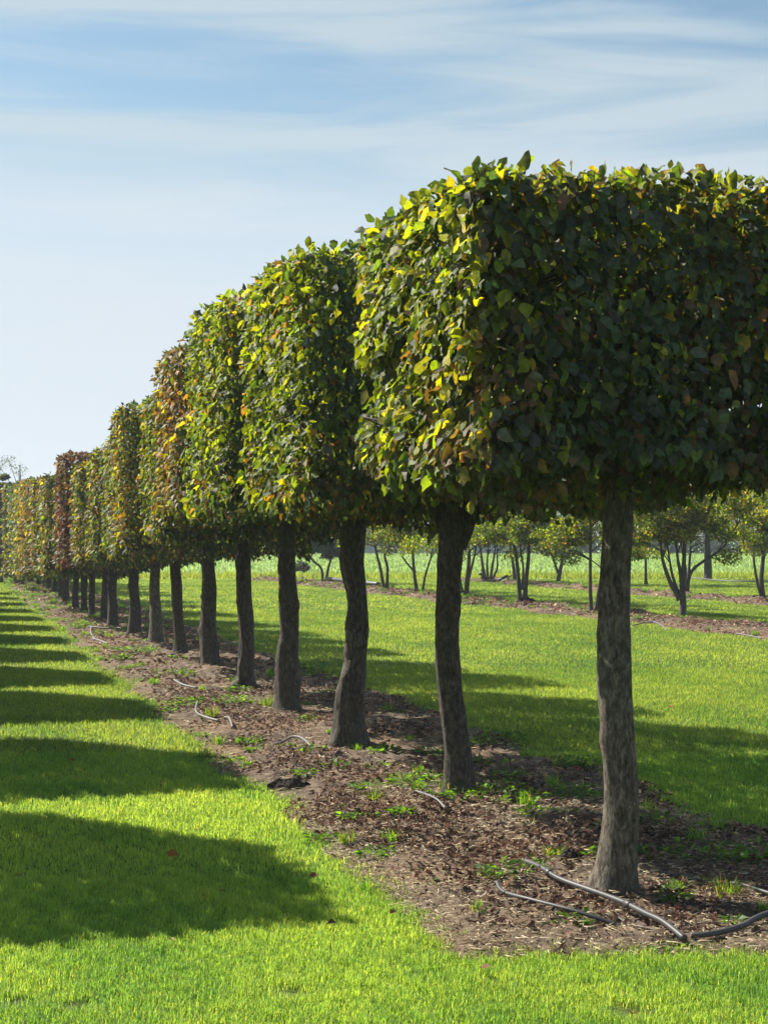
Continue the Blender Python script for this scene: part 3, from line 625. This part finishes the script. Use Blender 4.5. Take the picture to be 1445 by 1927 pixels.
def row_tree(k):
    rows = TR[k]; b = rows[-1]; mid_b = (b[1] + b[2]) / 2
    g0 = ground(mid_b, b[0]); Yf = 2.21 * (k + 2) if k <= 10 else g0[1]      # evenly spaced, then by the picture
    Yd = g0[1] if k > 10 else .5 * g0[1] + .5 * Yf
    base = at(mid_b, b[0], Yd); base[2] = 0
    t_, zb, n, L, det, pal, lab = KR[k]
    root = empty('clipped_tree', base, lab, 'tree', 'clipped hornbeams in the visible row')
    prof = []
    for y, l, r_ in rows:
        p = at((l + r_) / 2, y, Yd); prof.append((p[2], p[0], Yd + .03 * math.sin(k * 3 + p[2] * 2.5), (r_ - l) / 2 / F * Yd * (.95 if k == 1 else .91)))
    prof[-1] = (0.0,) + prof[-1][1:]
    if k in (5, 3): pass
    topz = max(p[0] for p in prof)
    tr = trunk_mesh('trunk', prof, base, root, 100 + k * 7, m=M_bark_lit_pale if k in (1, 8) else M_bark, detail=1.0 if k <= 6 else .6, lump=.08 if k in (1, 7, 8) else (.20 if k in (3, 5) else .145), top=max(topz, zb + .15))
    top = np.array([prof[0][1], prof[0][2], max(topz, zb + .1)])
    hx, hy = HX.get(k, .90), (.78 if k <= 3 else .64)
    cb = base * 0 + ROWP * DX.get(k, 0)
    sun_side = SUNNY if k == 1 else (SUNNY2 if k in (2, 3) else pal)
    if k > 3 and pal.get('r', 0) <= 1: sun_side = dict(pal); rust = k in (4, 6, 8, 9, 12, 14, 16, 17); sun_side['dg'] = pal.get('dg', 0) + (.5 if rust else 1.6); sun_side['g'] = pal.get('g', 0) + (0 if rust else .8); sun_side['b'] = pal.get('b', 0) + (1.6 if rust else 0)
    dim = {'dg': 4.2, 'g': 2.0, 'gy': .5, 'yg': .8}  # darker leaf greens for the remaining faces, painting in their shade
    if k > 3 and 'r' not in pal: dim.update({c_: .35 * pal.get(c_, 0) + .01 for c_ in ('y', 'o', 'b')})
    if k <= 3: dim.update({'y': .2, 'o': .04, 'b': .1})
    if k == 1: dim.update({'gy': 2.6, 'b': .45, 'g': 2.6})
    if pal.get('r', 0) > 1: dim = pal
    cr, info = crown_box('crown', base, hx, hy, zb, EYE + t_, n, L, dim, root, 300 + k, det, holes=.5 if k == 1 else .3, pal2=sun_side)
    crown_limbs(root, base, info, top, 500 + k, 260 if k <= 3 else (120 if k <= 8 else 40))
    cr.location = cb
    return root, base, cr
BASES = {}; ROOTS = {}
for k in sorted(TR):
    ROOTS[k], BASES[k], _ = row_tree(k)
# fork stub on the second tree, root spread of the fifth
def side_limb(root, base, px_pts, Y, rads, name='fork'):
    pts = smoothpath([at(x, y, Y) - base for x, y in px_pts], 9); V, T = tube(pts, np.interp(np.linspace(0, 1, 9), np.linspace(0, 1, len(rads)), rads), 10)
    return mesh(name, V, T, M_bark, root)
Y2 = BASES[2][1]
side_limb(ROOTS[2], BASES[2], [(862, 1030), (874, 1000), (884, 972), (905, 925), (930, 880)], Y2 - .02, [.05, .05, .045, .04, .03])
side_limb(ROOTS[2], BASES[2], [(838, 1000), (824, 960), (800, 930), (770, 900)], Y2 - .02, [.05, .042, .035, .02])
Y4 = BASES[4][1]
side_limb(ROOTS[5], BASES[5], [(455, 1285), (445, 1291), (432, 1298), (421, 1303)], BASES[5][1] - .05, [.07, .05, .035, .015], 'root')
side_limb(ROOTS[4], BASES[4], [(545, 985), (560, 968), (585, 950), (600, 935)], Y4, [.05, .045, .035, .03])

# ---- the parallel row left of the frame: it throws the shadow bands over the lawn
def left_row():
    L5 = 3.45; ends = [(-.26, 6.70), (-.93, 10.1), (-1.97, 13.7), (-2.93, 16.7), (-3.8, 19.8), (-4.65, 22.8), (-5.5, 25.8), (-6.35, 28.8), (-7.2, 31.8), (-8.1, 35.), (-9.0, 38.2), (-10, 41.5)]
    proto = None; nth = 'first second third fourth fifth sixth seventh eighth ninth tenth eleventh twelfth'.split(); lab = '%s clipped hornbeam, counted from the near end, in the parallel row left of the lawn'
    for i, (x, y) in enumerate(ends):
        x -= .17 + (.03 if i == 0 else 0); y += .12 + (.18 if i == 0 else 0)
        c = np.array([x, y, 0]) - .98 * ROWP - np.array([.83, -.56, 0]) * L5
        if proto is None:
            proto = empty('clipped_tree', c, lab % nth[0], 'tree', 'clipped hornbeams left of the lawn')
            trunk_mesh('trunk', [(0, c[0], c[1], .1), (1, c[0] + .02, c[1], .075), (1.95, c[0], c[1], .075)], c, proto, 77, .6)
            crown_box('crown', c, 1.0, .80, 1.75, 3.2, 19000, .10, G2, proto, 888, False)
            kids = list(proto.children)
        else:
            o = proto.copy(); COL.objects.link(o); o.location = c; o['label'] = lab % nth[i]
            for ch in kids:
                q = ch.copy(); COL.objects.link(q); q.parent = o
left_row()

# ------------------------------------------------------------------ multi-stem trees on the right
def scatter_crown(name, cents, radii, n, L, pal, par, seed, m, flat=.55, tipdown=.3, detail=False):
    r = np.random.default_rng(seed); k = r.choice(len(cents), n, p=np.array(radii) ** 2 / (np.array(radii) ** 2).sum())
    d = unit(r.normal(size=(n, 3))) * (r.random(n)[:, None] ** .45) * np.array([1, 1, flat]); p = np.array(cents)[k] + d * np.array(radii)[k][:, None]
    w = Waves(seed + 3, .8 / max(radii)); p = p[w(p) > -.75]; n = len(p)
    tip = unit(r.normal(size=(n, 3)) + [0, 0, -tipdown]); nr = unit(r.normal(0, .7, (n, 3)) + [0, 0, 1.])
    q = np.clip(Waves(seed + 4, .5)(p) * .2 + r.random(n), 0, .9999); C = pick(n, pal, r, q)
    V, T, c, uv = leaves(p, nr, tip, L * r.uniform(.6, 1.3, n), C, False, r=r)
    return mesh(name, V, T, m, par, col=c)
def multi_stem(px, py, stems, R, z0, z1, lab, seed, n=7500, L=.075, pal=None, m=None, group='multi stem trees beyond the lawn', kind='multi_stem_tree', cat='tree'):
    """stems: list of pixel polylines from the base up; crown lobes hang on the branch ends"""
    g = ground(px, py); Y = g[1]; base = np.array([g[0], Y, 0]); zb = gz(base)[0]; base[2] = 0
    root = empty(kind, base, lab, cat, group); r = np.random.default_rng(seed); tips = []
    for pts, r0 in stems:
        P = [at(x, y, Y) - base for x, y in pts]; P[0][2] = -.03 if P[0][2] < .06 else P[0][2]
        dy = r.uniform(-.35, .35); P = [p + [0, dy * max(p[2], 0) * .5, 0] for p in P]; e = P[-1] - P[-2]; e = e / np.linalg.norm(e)
        up = P[-1] + np.array([e[0] * .5, dy * .4, .75]) ; P.append(up)
        r0 = r0 * .55; pth = smoothpath(P, 16); rr = np.linspace(r0, r0 * .35, 16); rr[0] *= 1.5; rr[1] *= 1.15
        V, T = tube(pth, rr, 9); V += Waves(seed, 1.2)(V)[:, None] * r0 * .12; parts = [(V, T)]
        for q in range(7):
            i = r.integers(9, 16); a = r.uniform(0, 6.28); ln = r.uniform(.3, .8) * R * .7; e2 = pth[i] + np.array([math.cos(a) * ln, math.sin(a) * ln, r.uniform(.1, .6)])
            parts.append(tube(smoothpath([pth[i], (pth[i] + e2) / 2 + [0, 0, .07], e2], 6), np.linspace(rr[i] * .55, .006, 6), 5, False)); tips.append(e2); tips.append((e2 + pth[i]) / 2 + [0, 0, .15])
        tips.append(pth[-1]); V, T = join(parts); mesh('stem', V, T, M_stem, root)
    cents, radii = [], []
    for t in tips:
        if t[2] < z0 + .1: t = np.array([t[0], t[1], z0 + .15])
        cents.append(t); radii.append(r.uniform(.28, .52) * R * .42)
    z0 -= .42; n = int(n * 2.0); L *= .92
    for q in range(26):
        a = r.uniform(0, 6.28); d = r.random() ** .5 * R * 1.08; cents.append(np.array([math.cos(a) * d, math.sin(a) * d, r.uniform(z0 + .15, z1 - .2)])); radii.append(r.uniform(.22, .42) * R * .6)
    scatter_crown('crown', cents, radii, n, L, pal or {'g': 2.6, 'yg': 4.2, 'y': .6, 'o': .3, 'dg': .7, 'b': .1}, root, seed + 50, m or M_bush)
    return root
multi_stem(1283, 1170, [([(1283, 1170), (1286, 1130), (1285, 1095), (1290, 1040)], .13), ([(1280, 1128), (1262, 1095), (1250, 1060), (1246, 1035)], .085), ([(1279, 1120), (1268, 1085), (1262, 1050)], .06), ([(1290, 1110), (1298, 1075), (1325, 1052), (1360, 1025)], .065), ([(1284, 1095), (1278, 1060), (1275, 1035)], .07)],
    1.55, 1.45, 3.4, 'multi-stem tree with one long low branch, nearest right of the thick trunk', 21, n=11000)
multi_stem(1120, 1155, [([(1113, 1155), (1110, 1110), (1110, 1040)], .09), ([(1120, 1155), (1127, 1110), (1138, 1060)], .08)], 1.5, 1.35, 3.4, 'two-stem tree standing just left of the thick nearest trunk', 22, n=9000)
multi_stem(983, 1137, [([(978, 1137), (976, 1090), (970, 1040), (966, 1010)], .10), ([(987, 1137), (990, 1090), (996, 1040), (994, 1000)], .11), ([(982, 1110), (984, 1070), (978, 1030)], .06)], 1.6, 1.35, 3.5, 'three-stem tree midway between the two nearest clipped trunks', 23, n=9000)
multi_stem(875, 1130, [([(876, 1130), (879, 1090), (882, 1050), (880, 1020)], .12), ([(870, 1115), (865, 1085), (868, 1050)], .07), ([(879, 1100), (886, 1070), (893, 1040)], .07)], 1.8, 1.4, 3.4, 'multi-stem tree directly right of the second clipped trunk', 24, n=8000)
multi_stem(788, 1120, [([(785, 1122), (780, 1080), (775, 1030)], .10), ([(782, 1078), (762, 1055), (748, 1030)], .05), ([(793, 1122), (800, 1085), (812, 1045)], .07)], 1.8, 1.3, 3.5, 'multi-stem tree with a low bent side stem, left of the second clipped trunk', 25, n=8000)
multi_stem(727, 1113, [([(724, 1114), (716, 1070), (706, 1030)], .10), ([(728, 1112), (729, 1070), (724, 1045), (732, 1030)], .09)], 1.8, 1.3, 3.4, 'two-stem tree right behind the third clipped trunk', 26, n=8000)
DK = {'dg': 3, 'g': 1.2, 'gy': 1.2, 'yg': .3}
multi_stem(608, 1098, [([(606, 1098), (604, 1070), (585, 1050)], .10), ([(612, 1098), (618, 1070), (625, 1045)], .10)], 1.25, .8, 3.0, 'dark evergreen shrub with grey-green leaves left of the third clipped trunk', 27, n=9000, L=.13, pal=DK, m=M_dark, group='dark shrubs beyond the lawn', kind='evergreen_shrub', cat='shrub')
multi_stem(1430, 1134, [([(1437, 1134), (1433, 1090), (1440, 1030)], .13), ([(1434, 1128), (1425, 1100), (1418, 1060), (1417, 1030)], .08)], 1.9, 1.35, 3.6, 'two-stem leafy tree with low hanging sprays at the right edge', 28, n=14000, L=.085)
multi_stem(1292, 1119, [([(1292, 1119), (1294, 1080), (1296, 1030)], .10), ([(1289, 1110), (1290, 1070), (1284, 1040)], .07)], 1.7, 2.0, 3.8, 'slim-stemmed tree hidden behind the nearest multi-stem tree', 29, n=7000)
multi_stem(1049, 1100, [([(1048, 1100), (1054, 1070), (1060, 1040)], .14), ([(1050, 1078), (1042, 1055), (1035, 1030)], .08)], 2.2, 1.6, 3.7, 'V-shaped two-stem tree standing farther back beside the field', 30, n=8000)
multi_stem(971, 1098, [([(971, 1098), (966, 1070), (961, 1030)], .13)], 2.2, 1.7, 3.8, 'single-stem tree behind the three-stem tree beside the field', 31, n=6000)
multi_stem(919, 1094, [([(913, 1094), (908, 1065), (905, 1045)], .12), ([(922, 1094), (926, 1065), (930, 1040)], .10), ([(926, 1090), (935, 1070), (936, 1045)], .08), ([(918, 1094), (916, 1060), (917, 1040)], .09)], 1.5, 1.6, 3.2, 'dark evergreen shrub with four stems behind the second clipped trunk', 32, n=7000, L=.14, pal=DK, m=M_dark, group='dark shrubs beyond the lawn', kind='evergreen_shrub', cat='shrub')
multi_stem(1331, 1092, [([(1331, 1092), (1332, 1060), (1330, 1020), (1330, 980)], .26), ([(1327, 1092), (1326, 1060), (1325, 1010)], .12)], 2.6, 2.3, 5.0, 'thick-trunked tree standing alone by the edge of the field', 33, n=9000, L=.10)
multi_stem(1215, 1100, [([(1215, 1100), (1213, 1060), (1210, 1010)], .10)], 2.0, 2.1, 3.9, 'slender tree behind the nearest thick trunk by the field', 34, n=7000)
# row of thin trees that closes the far left end
multi_stem(3, 1097, [([(3, 1097), (4, 1060), (5, 1000), (4, 960)], .10)], .5, .7, 3.2, 'dark thin tree at the far left edge of the photo', 35, n=5500, L=.12, pal={'dg': 2.4, 'g': 1.5, 'gy': 1, 'b': .5}, group='trees closing the far end')
multi_stem(60, 1086, [([(60, 1086), (62, 1040), (63, 960)], .09)], 1.6, .6, 3.5, 'leafy tree behind the far end of the clipped row', 36, n=9000, L=.14, pal={'dg': 1.5, 'g': 1.6, 'yg': 1.2, 'b': .8, 'o': .4}, group='trees closing the far end')
multi_stem(18, 1084, [([(18, 1084), (16, 1040), (20, 980)], .08)], 1.3, .3, 3.3, 'low leafy tree showing under the slim far crown', 37, n=8000, L=.14, pal={'dg': 1.2, 'g': 2, 'yg': 1.6, 'gy': 1}, group='trees closing the far end')

# ------------------------------------------------------------------ pipes, poles, leaves, clods
def pipe(pts, rad, m, lab, name='irrigation_pipe', cat='pipe', z=.012, dz=None):
    P = [ground(x, y, z) for x, y in pts]; P = np.array(P); zz = gz(P); P[:, 2] = zz.mean() * .6 + zz * .4 + rad * .8 + (np.array(dz) if dz else 0)
    base = P[0].copy(); rad = rad * (.5 if m is M_pipeL else .68); pth = smoothpath(P - base, 7 * len(P))
    for _ in range(6): pth[1:-1] = (pth[:-2] + 2 * pth[1:-1] + pth[2:]) / 4
    V, T = tube(pth, rad, 12)
    o = mesh(name, V, T, m); o.location = base; tag(o, lab, cat, 'pipes lying in the mulch beds')
    return o
o = pipe([(988, 1647), (1021, 1665), (1051, 1681), (1111, 1702), (1172, 1726), (1215, 1746), (1247, 1760), (1288, 1781)], .0175, M_pipe, 'thick grey pipe lying diagonally in front of the nearest trunk', dz=[.025, .03, .03, .03, .03, .028, .02, .005])
pv = np.array([v.co[:] for v in o.data.vertices])[:-2].reshape(-1, 12, 3).mean(1)      # the pipe's own centre line
for f_ in (.20, .60):
    i_ = int(f_ * len(pv)); c, d = pv[i_], unit(pv[i_ + 1] - pv[i_ - 1])
    V, T = tube([c - d * .022, c - d * .018, c + d * .018, c + d * .022], np.array([.0125, .0165, .0165, .0125]), 12); mesh('coupling', V, T, M_pipe, o)
pipe([(935, 1692), (945, 1703), (985, 1720), (1040, 1735), (1090, 1745), (1158, 1753)], .0125, M_pipe, 'thin grey pipe with an upturned left end, nearest the lawn', dz=[.055, .034, .034, .034, .03, .01])
pipe([(1163, 1733), (1185, 1745), (1225, 1759), (1245, 1762)], .006, M_pipe, 'thin black tube beside the thick diagonal pipe', dz=[.01, .01, .008, 0])
pipe([(1445 + 40, 1732), (1430, 1745), (1400, 1758), (1370, 1766), (1330, 1772), (1300, 1771)], .0165, M_pipe, 'black curved pipe at the lower right edge of the mulch', dz=[.03, .02, .015, .01, .005, 0])
pipe([(1270, 1752), (1310, 1751), (1345, 1750)], .005, M_pipe, 'short thin black tube in shade right of the diagonal pipe')
pipe([(1203, 1652), (1250, 1652), (1290, 1658), (1335, 1668), (1385, 1680), (1440, 1697), (1490, 1712)], .012, M_pipe, 'long dark pipe running right from behind the nearest trunk', dz=[.0, .0, .0, 0, .02, .02, .02])
pipe([(782, 1518), (800, 1527), (822, 1538), (838, 1547)], .013, M_pipeL, 'short pale pipe among weeds left of the second trunk', dz=[.03, .035, .035, .03])
pipe([(512, 1408), (530, 1405), (552, 1402), (572, 1408), (592, 1423)], .016, M_pipeL, 'curved pale pipe left of the third trunk', dz=[.0, .01, .04, .04, .01])
pipe([(372, 1345), (369, 1354), (385, 1362), (412, 1369)], .02, M_pipeL, 'bent pale pipe with a hooked end below the fifth trunk', dz=[.08, .04, .03, .02])
pipe([(423, 1371), (432, 1374), (438, 1381)], .017, M_pipeL, 'short pale pipe stub right of the hooked pipe', dz=[.03, .03, .0])
pipe([(328, 1299), (345, 1304), (370, 1309)], .02, M_pipeL, 'pale pipe piece below the sixth trunk', dz=[.06, .03, .02])
pipe([(168, 1189), (190, 1190), (230, 1191)], .028, M_pipeL, 'far pale pipe lying across the bed below the tenth trunk', dz=[.06, .04, .03])
pipe([(172, 1190), (172, 1198), (180, 1208)], .024, M_pipeL, 'upright kinked pale pipe end beside the far pipe', dz=[.05, .02, .02])
pipe([(175, 1212), (188, 1215), (203, 1219)], .024, M_pipeL, 'small far pale pipe at the lawn edge below the far pipe', dz=[.05, .04, .02])
pipe([(614, 1098), (640, 1102), (680, 1107), (712, 1109)], .09, M_pipe, 'wide black drain pipe lying beyond the lawn by the dark shrub', dz=[.05, .05, .05, .05])
pipe([(1190, 1181), (1222, 1177), (1240, 1179), (1254, 1187)], .022, M_pipeL, 'pale hose lying in front of the nearest multi-stem tree', dz=[.03, .06, .04, .0])
pipe([(1385, 1200), (1408, 1203), (1432, 1207)], .022, M_pipeL, 'pale pipe lying at the right edge in the farther mulch bed', dz=[.06, .05, .04])
pipe([(1300, 1090), (1325, 1093), (1375, 1097), (1450, 1098)], .035, M_pipeL, 'long pale hose on the grass at the thick-trunked far tree', dz=[.05, .05, .05, .05])
def loop_hose():
    g = ground(1238, 1176); a = np.linspace(0, math.pi, 14); P = np.stack([np.cos(a) * .10 * 1.05, np.zeros(14), np.sin(a) * .11 + .03], 1)
    V, T = tube(P, .008, 8); o = mesh('hose_loop', V, T, M_pipe); o.location = (g[0], g[1], gz(g)[0]); tag(o, 'thin black hose loop arching above the farther mulch bed', 'hose')
loop_hose()
def far_valve():
    g = ground(907, 1094); root = empty('water_valve', (g[0], g[1], 0), 'small dark standpipe valve beside the far four-stem shrub', 'valve')
    V, T = tube([(0, 0, 0), (0, 0, .38)], .03, 8); mesh('standpipe', V, T, M_pipe, root)
    V, T = tube([(-.12, 0, .26), (.12, 0, .26)], .05, 8); mesh('valve_body', V, T, M_pipe, root)
    V, T = tube([(-.07, 0, .40), (.07, 0, .40)], .02, 8); mesh('handle', V, T, M_pipe, root)
    g = ground(952, 1097); root = empty('pipe_offcuts', (g[0], g[1], 0), 'heap of black pipe offcuts with a bent hoop between far stems', 'pipes')
    V, T = tube([(-.28, 0, .06), (-.05, .05, .2), (.06, .1, .22)], .05, 8); mesh('offcut', V, T, M_pipe, root)
    V, T = tube([(-.15, -.1, .06), (.42, -.1, .07)], .06, 8); mesh('offcut', V, T, M_pipeL, root)
    a = np.linspace(0, math.pi, 10); V, T = tube(np.stack([.2 + .17 * np.cos(a), np.zeros(10), .05 + .2 * np.sin(a)], 1), .018, 6); mesh('hoop', V, T, M_pipe, root)
far_valve()
def pole(x0, y0, x1, y1, Y, rad, lab, name='wooden_pole', hook=False):
    a, b = at(x0, y0, Y), at(x1, y1, Y); a[2] = max(a[2], gz(a)[0] - .02); base = a.copy(); pts = [a - base, (a + b) / 2 - base + [.004, 0, 0], b - base]
    if hook: pts.append(b - base + np.array([-.045, 0, .016]))
    V, T = tube(np.array(pts), np.array([rad, rad * .9, rad * .8, rad * .7][:len(pts)]), 8); o = mesh(name, V, T, M_wood); o.location = base; tag(o, lab, 'pole' if not hook else 'stick'); return o
Ys = ground(962, 1470)[1]; pole(963, 1470, 958, 1425, Ys, .008, 'short dark upright stick with a hooked top in the shade', 'upright_stick', True)
Yp = ground(22, 1102)[1]; pole(22, 1100, 52, 1084, Yp, .045, 'leaning wooden pole under the far end of the row')
pole(26, 1106, 46, 1096, Yp - 1, .05, 'short thick log leaning below the longer pole', 'leaning_log')
pole(569, 1098, 569, 1060, 50, .012, 'thin bare cane left of the dark evergreen shrub', 'garden_cane')

FL = [(137, 1435, (.30, .13, .02), .07, 'orange-brown fallen leaf on the shaded grass far left'), (325, 1612, (.26, .10, .02), .075, 'reddish fallen leaf in the middle of the big lawn shadow'), (421, 1680, (.20, .10, .03), .05, 'dull brown fallen leaf low in the big lawn shadow'),
      (590, 1651, (.20, .07, .04), .06, 'red-brown fallen leaf at the tip of the big lawn shadow'), (740, 1721, (.20, .11, .04), .055, 'curled brown leaf standing in sunlit grass left of the bare soil'), (624, 1742, (.09, .05, .035), .05, 'dark curled leaf in the sunlit grass below the shadow tip'),
      (912, 1826, (.16, .09, .04), .055, 'brown curled leaf in the grass in front of the bare soil'), (1190, 1916, (.26, .13, .03), .055, 'brown leaf in the grass at the bottom edge of the photo'), (1261, 1333, (.30, .12, .04), .07, 'orange leaf on the sunlit lawn right of the nearest trunk'), (323, 1772, (.24, .17, .08), .04, 'tiny tan leaf at the lower border of the big lawn shadow')]
for i, (x, y, c, s, lab) in enumerate(FL):
    s = s * .8; g = ground(x, y, .03); r = np.random.default_rng(40 + i); a = r.uniform(0, 6.28)
    V, T, col, uv = leaves(np.array([[-.5 * s * math.cos(a), -.5 * s * math.sin(a), 0]]), np.array([[r.normal(0, .4), -.5, .8]]), np.array([[math.cos(a), math.sin(a), .15]]), np.array([s]), np.array([c]), True, wid=.7, fold=(.3, .8), curl=(-.5, .5), r=r)
    o = mesh('fallen_leaf', V, T, M_litter, col=col); o.location = (g[0], g[1], .038); tag(o, lab, 'leaf', 'fallen leaves on the lawn')
def clod(x, y, w, h, lab, name='soil_heap', cat='soil heap'):
    g = ground(x, y); n, m_ = 26, 14; V = []
    for i in range(m_):
        t = i / (m_ - 1)
        for j in range(n):
            a = j / n * 2 * math.pi; V.append((math.cos(a) * w * (1 - t ** 1.4), math.sin(a) * w * .7 * (1 - t ** 1.4), h * (1 - (1 - t) ** 1.8) - .01))
    V = np.array(V); ww = Waves(x, 1.6 / w); V += (np.stack([ww(V), ww(V + 3), ww(V + 7)], 1) * .16 * w); V += rng.normal(0, .018 * w, V.shape)
    Q = [(i * n + j, i * n + (j + 1) % n, (i + 1) * n + (j + 1) % n, (i + 1) * n + j) for i in range(m_ - 1) for j in range(n)]
    o = mesh(name, V, [], M_clod, quads=Q, smooth=False); o.location = (g[0], g[1], gz(g)[0]); tag(o, lab, cat)
M_clod = noise_mat('dark soil', 25, [(.018, .014, .012), (.05, .038, .03)], bump=.9, dist=.02, detail=8)
clod(548, 1488, .13, .05, 'dark crumbly soil heap at the lawn edge left of the third trunk')
clod(1072, 1640, .05, .07, 'small pointed dark clod left of the nearest trunk', 'soil_clod', 'clod')
clod(645, 1545, .07, .03, 'dark clod on the lawn edge below the soil heap', 'soil_clod', 'clod')
clod(1240, 1515, .07, .02, 'flat dark clod in the shaded grass right of the nearest trunk', 'soil_clod', 'clod')
clod(990, 1137, .22, .10, 'dark flat heap at the foot of the three-stem tree')

# ------------------------------------------------------------------ beyond the field
def box(x0, x1, y0, y1, z0, z1):
    V = np.array([(x, y, z) for z in (z0, z1) for y in (y0, y1) for x in (x0, x1)], float)
    T = []
    for a, b, c, d in ((0, 1, 3, 2)[::-1], (4, 5, 7, 6), (0, 1, 5, 4), (1, 3, 7, 5), (3, 2, 6, 7), (2, 0, 4, 6)): T += [(a, b, c), (a, c, d)]
    return V, np.array(T)
def far_things():
    # low farm building with white window frames
    base = np.array([5.0, 142, 0]); root = empty('farm_building', base, 'low grey farm building with white posts glimpsed beyond the field', 'building')
    V, T = box(-14, 9, 0, 8, 0, 2.6); mesh('wall', V, T, M_wall, root, smooth=False)
    V = np.array([(-14.5, -.5, 2.6), (9.5, -.5, 2.6), (9.5, 8.5, 2.6), (-14.5, 8.5, 2.6), (-14.5, 4, 4.6), (9.5, 4, 4.6)]); mesh('roof', V, [(0, 1, 5), (0, 5, 4), (2, 3, 4), (2, 4, 5), (1, 2, 5), (3, 0, 4)], M_roof, root, smooth=False)
    for i in range(9):
        x = -12.6 + i * 2.5; w = empty('window', (x, -.03, 0), None, None); w.parent = root
        V, T = box(-.55, .55, -.03, .02, .5, 2.0); p = mesh('pane', V, T, M_glass, w, smooth=False)
        V, T = join([box(-.66, -.55, -.06, .02, .4, 2.1), box(.55, .66, -.06, .02, .4, 2.1), box(-.55, .55, -.06, .02, 2.0, 2.1), box(-.55, .55, -.06, .02, .4, .5), box(-.04, .04, -.05, -.032, .5, 2.0)]); mesh('frame', V, T, M_white, w, smooth=False)
    base = np.array([-37.5, 150, 0]); root = empty('shed', base, 'shed with a pale blue-grey roof behind the far left trees', 'shed')
    V, T = box(-5, 4, 0, 6, 0, 2.4); mesh('wall', V, T, M_wall, root, smooth=False)
    V = np.array([(-5.4, -.4, 2.4), (4.4, -.4, 2.4), (4.4, 6.4, 2.4), (-5.4, 6.4, 2.4), (-5.4, 3, 4.4), (4.4, 3, 4.4)]); mesh('roof', V, [(0, 1, 5), (0, 5, 4), (2, 3, 4), (2, 4, 5), (1, 2, 5), (3, 0, 4)], M_roof, root, smooth=False)
    # dark hedge along the far side of the field
    r = np.random.default_rng(60)
    for x0, x1, lab in ((12, 60, 'long dark clipped hedge closing the field on the right'), (-60, -12, 'long dark clipped hedge closing the field on the left')):
        n = 16000; P = np.stack([r.uniform(0, x1 - x0, n), r.uniform(-.9, .9, n), r.uniform(0, 1.55, n)], 1)
        C = pick(n, {'dg': 3, 'g': 1, 'gy': 1}, r); V, T, c, _ = leaves(P, r.normal(size=(n, 3)) + [0, -1, .5], r.normal(size=(n, 3)), .30 * r.uniform(.6, 1.3, n), C, False, r=r)
        o = mesh('hedge', V, T, M_far, col=c); o.location = (x0, 137, 0); tag(o, lab, 'hedge')
    spots = [(-37.4, 158, 11.9, 2.3, 'hazy bare-topped tree rising above the far left row', {'gy': 2, 'g': 1}), (-41.2, 156, 8.6, 2.2, 'low hazy tree left of the tall far tree', {'g': 1, 'gy': 1})]
    xs = np.linspace(-7, 42, 15)
    nth = 'first second third fourth fifth sixth seventh eighth ninth tenth eleventh twelfth thirteenth fourteenth fifteenth'.split()
    for i, x in enumerate(xs):
        h = r.uniform(5.2, 7.6); spots.append((x + r.normal(0, .6), 150 + r.uniform(-3, 6), h, r.uniform(1.9, 2.7), nth[i] + ' hazy tree from the left in the belt behind the far hedge and building', {'dg': 1.5, 'g': 2, 'yg': 1 if i % 3 else 2.2, 'gy': 1, 'b': .6 if i % 4 == 0 else 0.01}))
    for i, (x, y, h, R, lab, pal) in enumerate(spots):
        root = empty('far_tree', (x, y, 0), lab, 'tree', 'hazy trees in the belt beyond the field' if i > 1 else None); rr = np.random.default_rng(700 + i); parts = [tube([(0, 0, -.1), (.1, 0, h * .4), (0, .1, h * .75)], np.array([.22, .16, .06]), 7)]; cents = []; radii = []
        for q in range(16):
            a = rr.uniform(0, 6.28); z = h * rr.uniform(.28, .93); d = R * rr.random() ** .6 * (1 - .5 * abs(z / h - .55)); e = np.array([math.cos(a) * d, math.sin(a) * d, z]); cents.append(e); radii.append(rr.uniform(.25, .45) * R)
            s0 = np.array([.05, 0, z * .6]); parts.append(tube([s0, (s0 + e) / 2 + [0, 0, .1], e], np.array([.07, .04, .015]), 5, False))
        V, T = join(parts); mesh('trunk', V, T, M_stem, root)
        scatter_crown('crown', cents, radii, 2600 if i > 1 else 1500, .26 if i > 1 else .20, pal, root, 800 + i, M_far, flat=.8)
far_things()

# ------------------------------------------------------------------ the air
def haze():
    V, T = box(-330, 330, -30, 330, -1.5, 14.0); m, nt, N, L = mat('haze'); out = N('ShaderNodeOutputMaterial'); v = N('ShaderNodeVolumePrincipled')
    v.inputs['Color'].default_value = (.76, .88, 1, 1); v.inputs['Density'].default_value = .0008; v.inputs['Anisotropy'].default_value = .3; L(v.outputs[0], out.inputs['Volume'])
    o = mesh('haze', V, T, m, smooth=False); tag(o, 'thin pale haze in the air over the field', 'haze', kind='stuff')
haze()
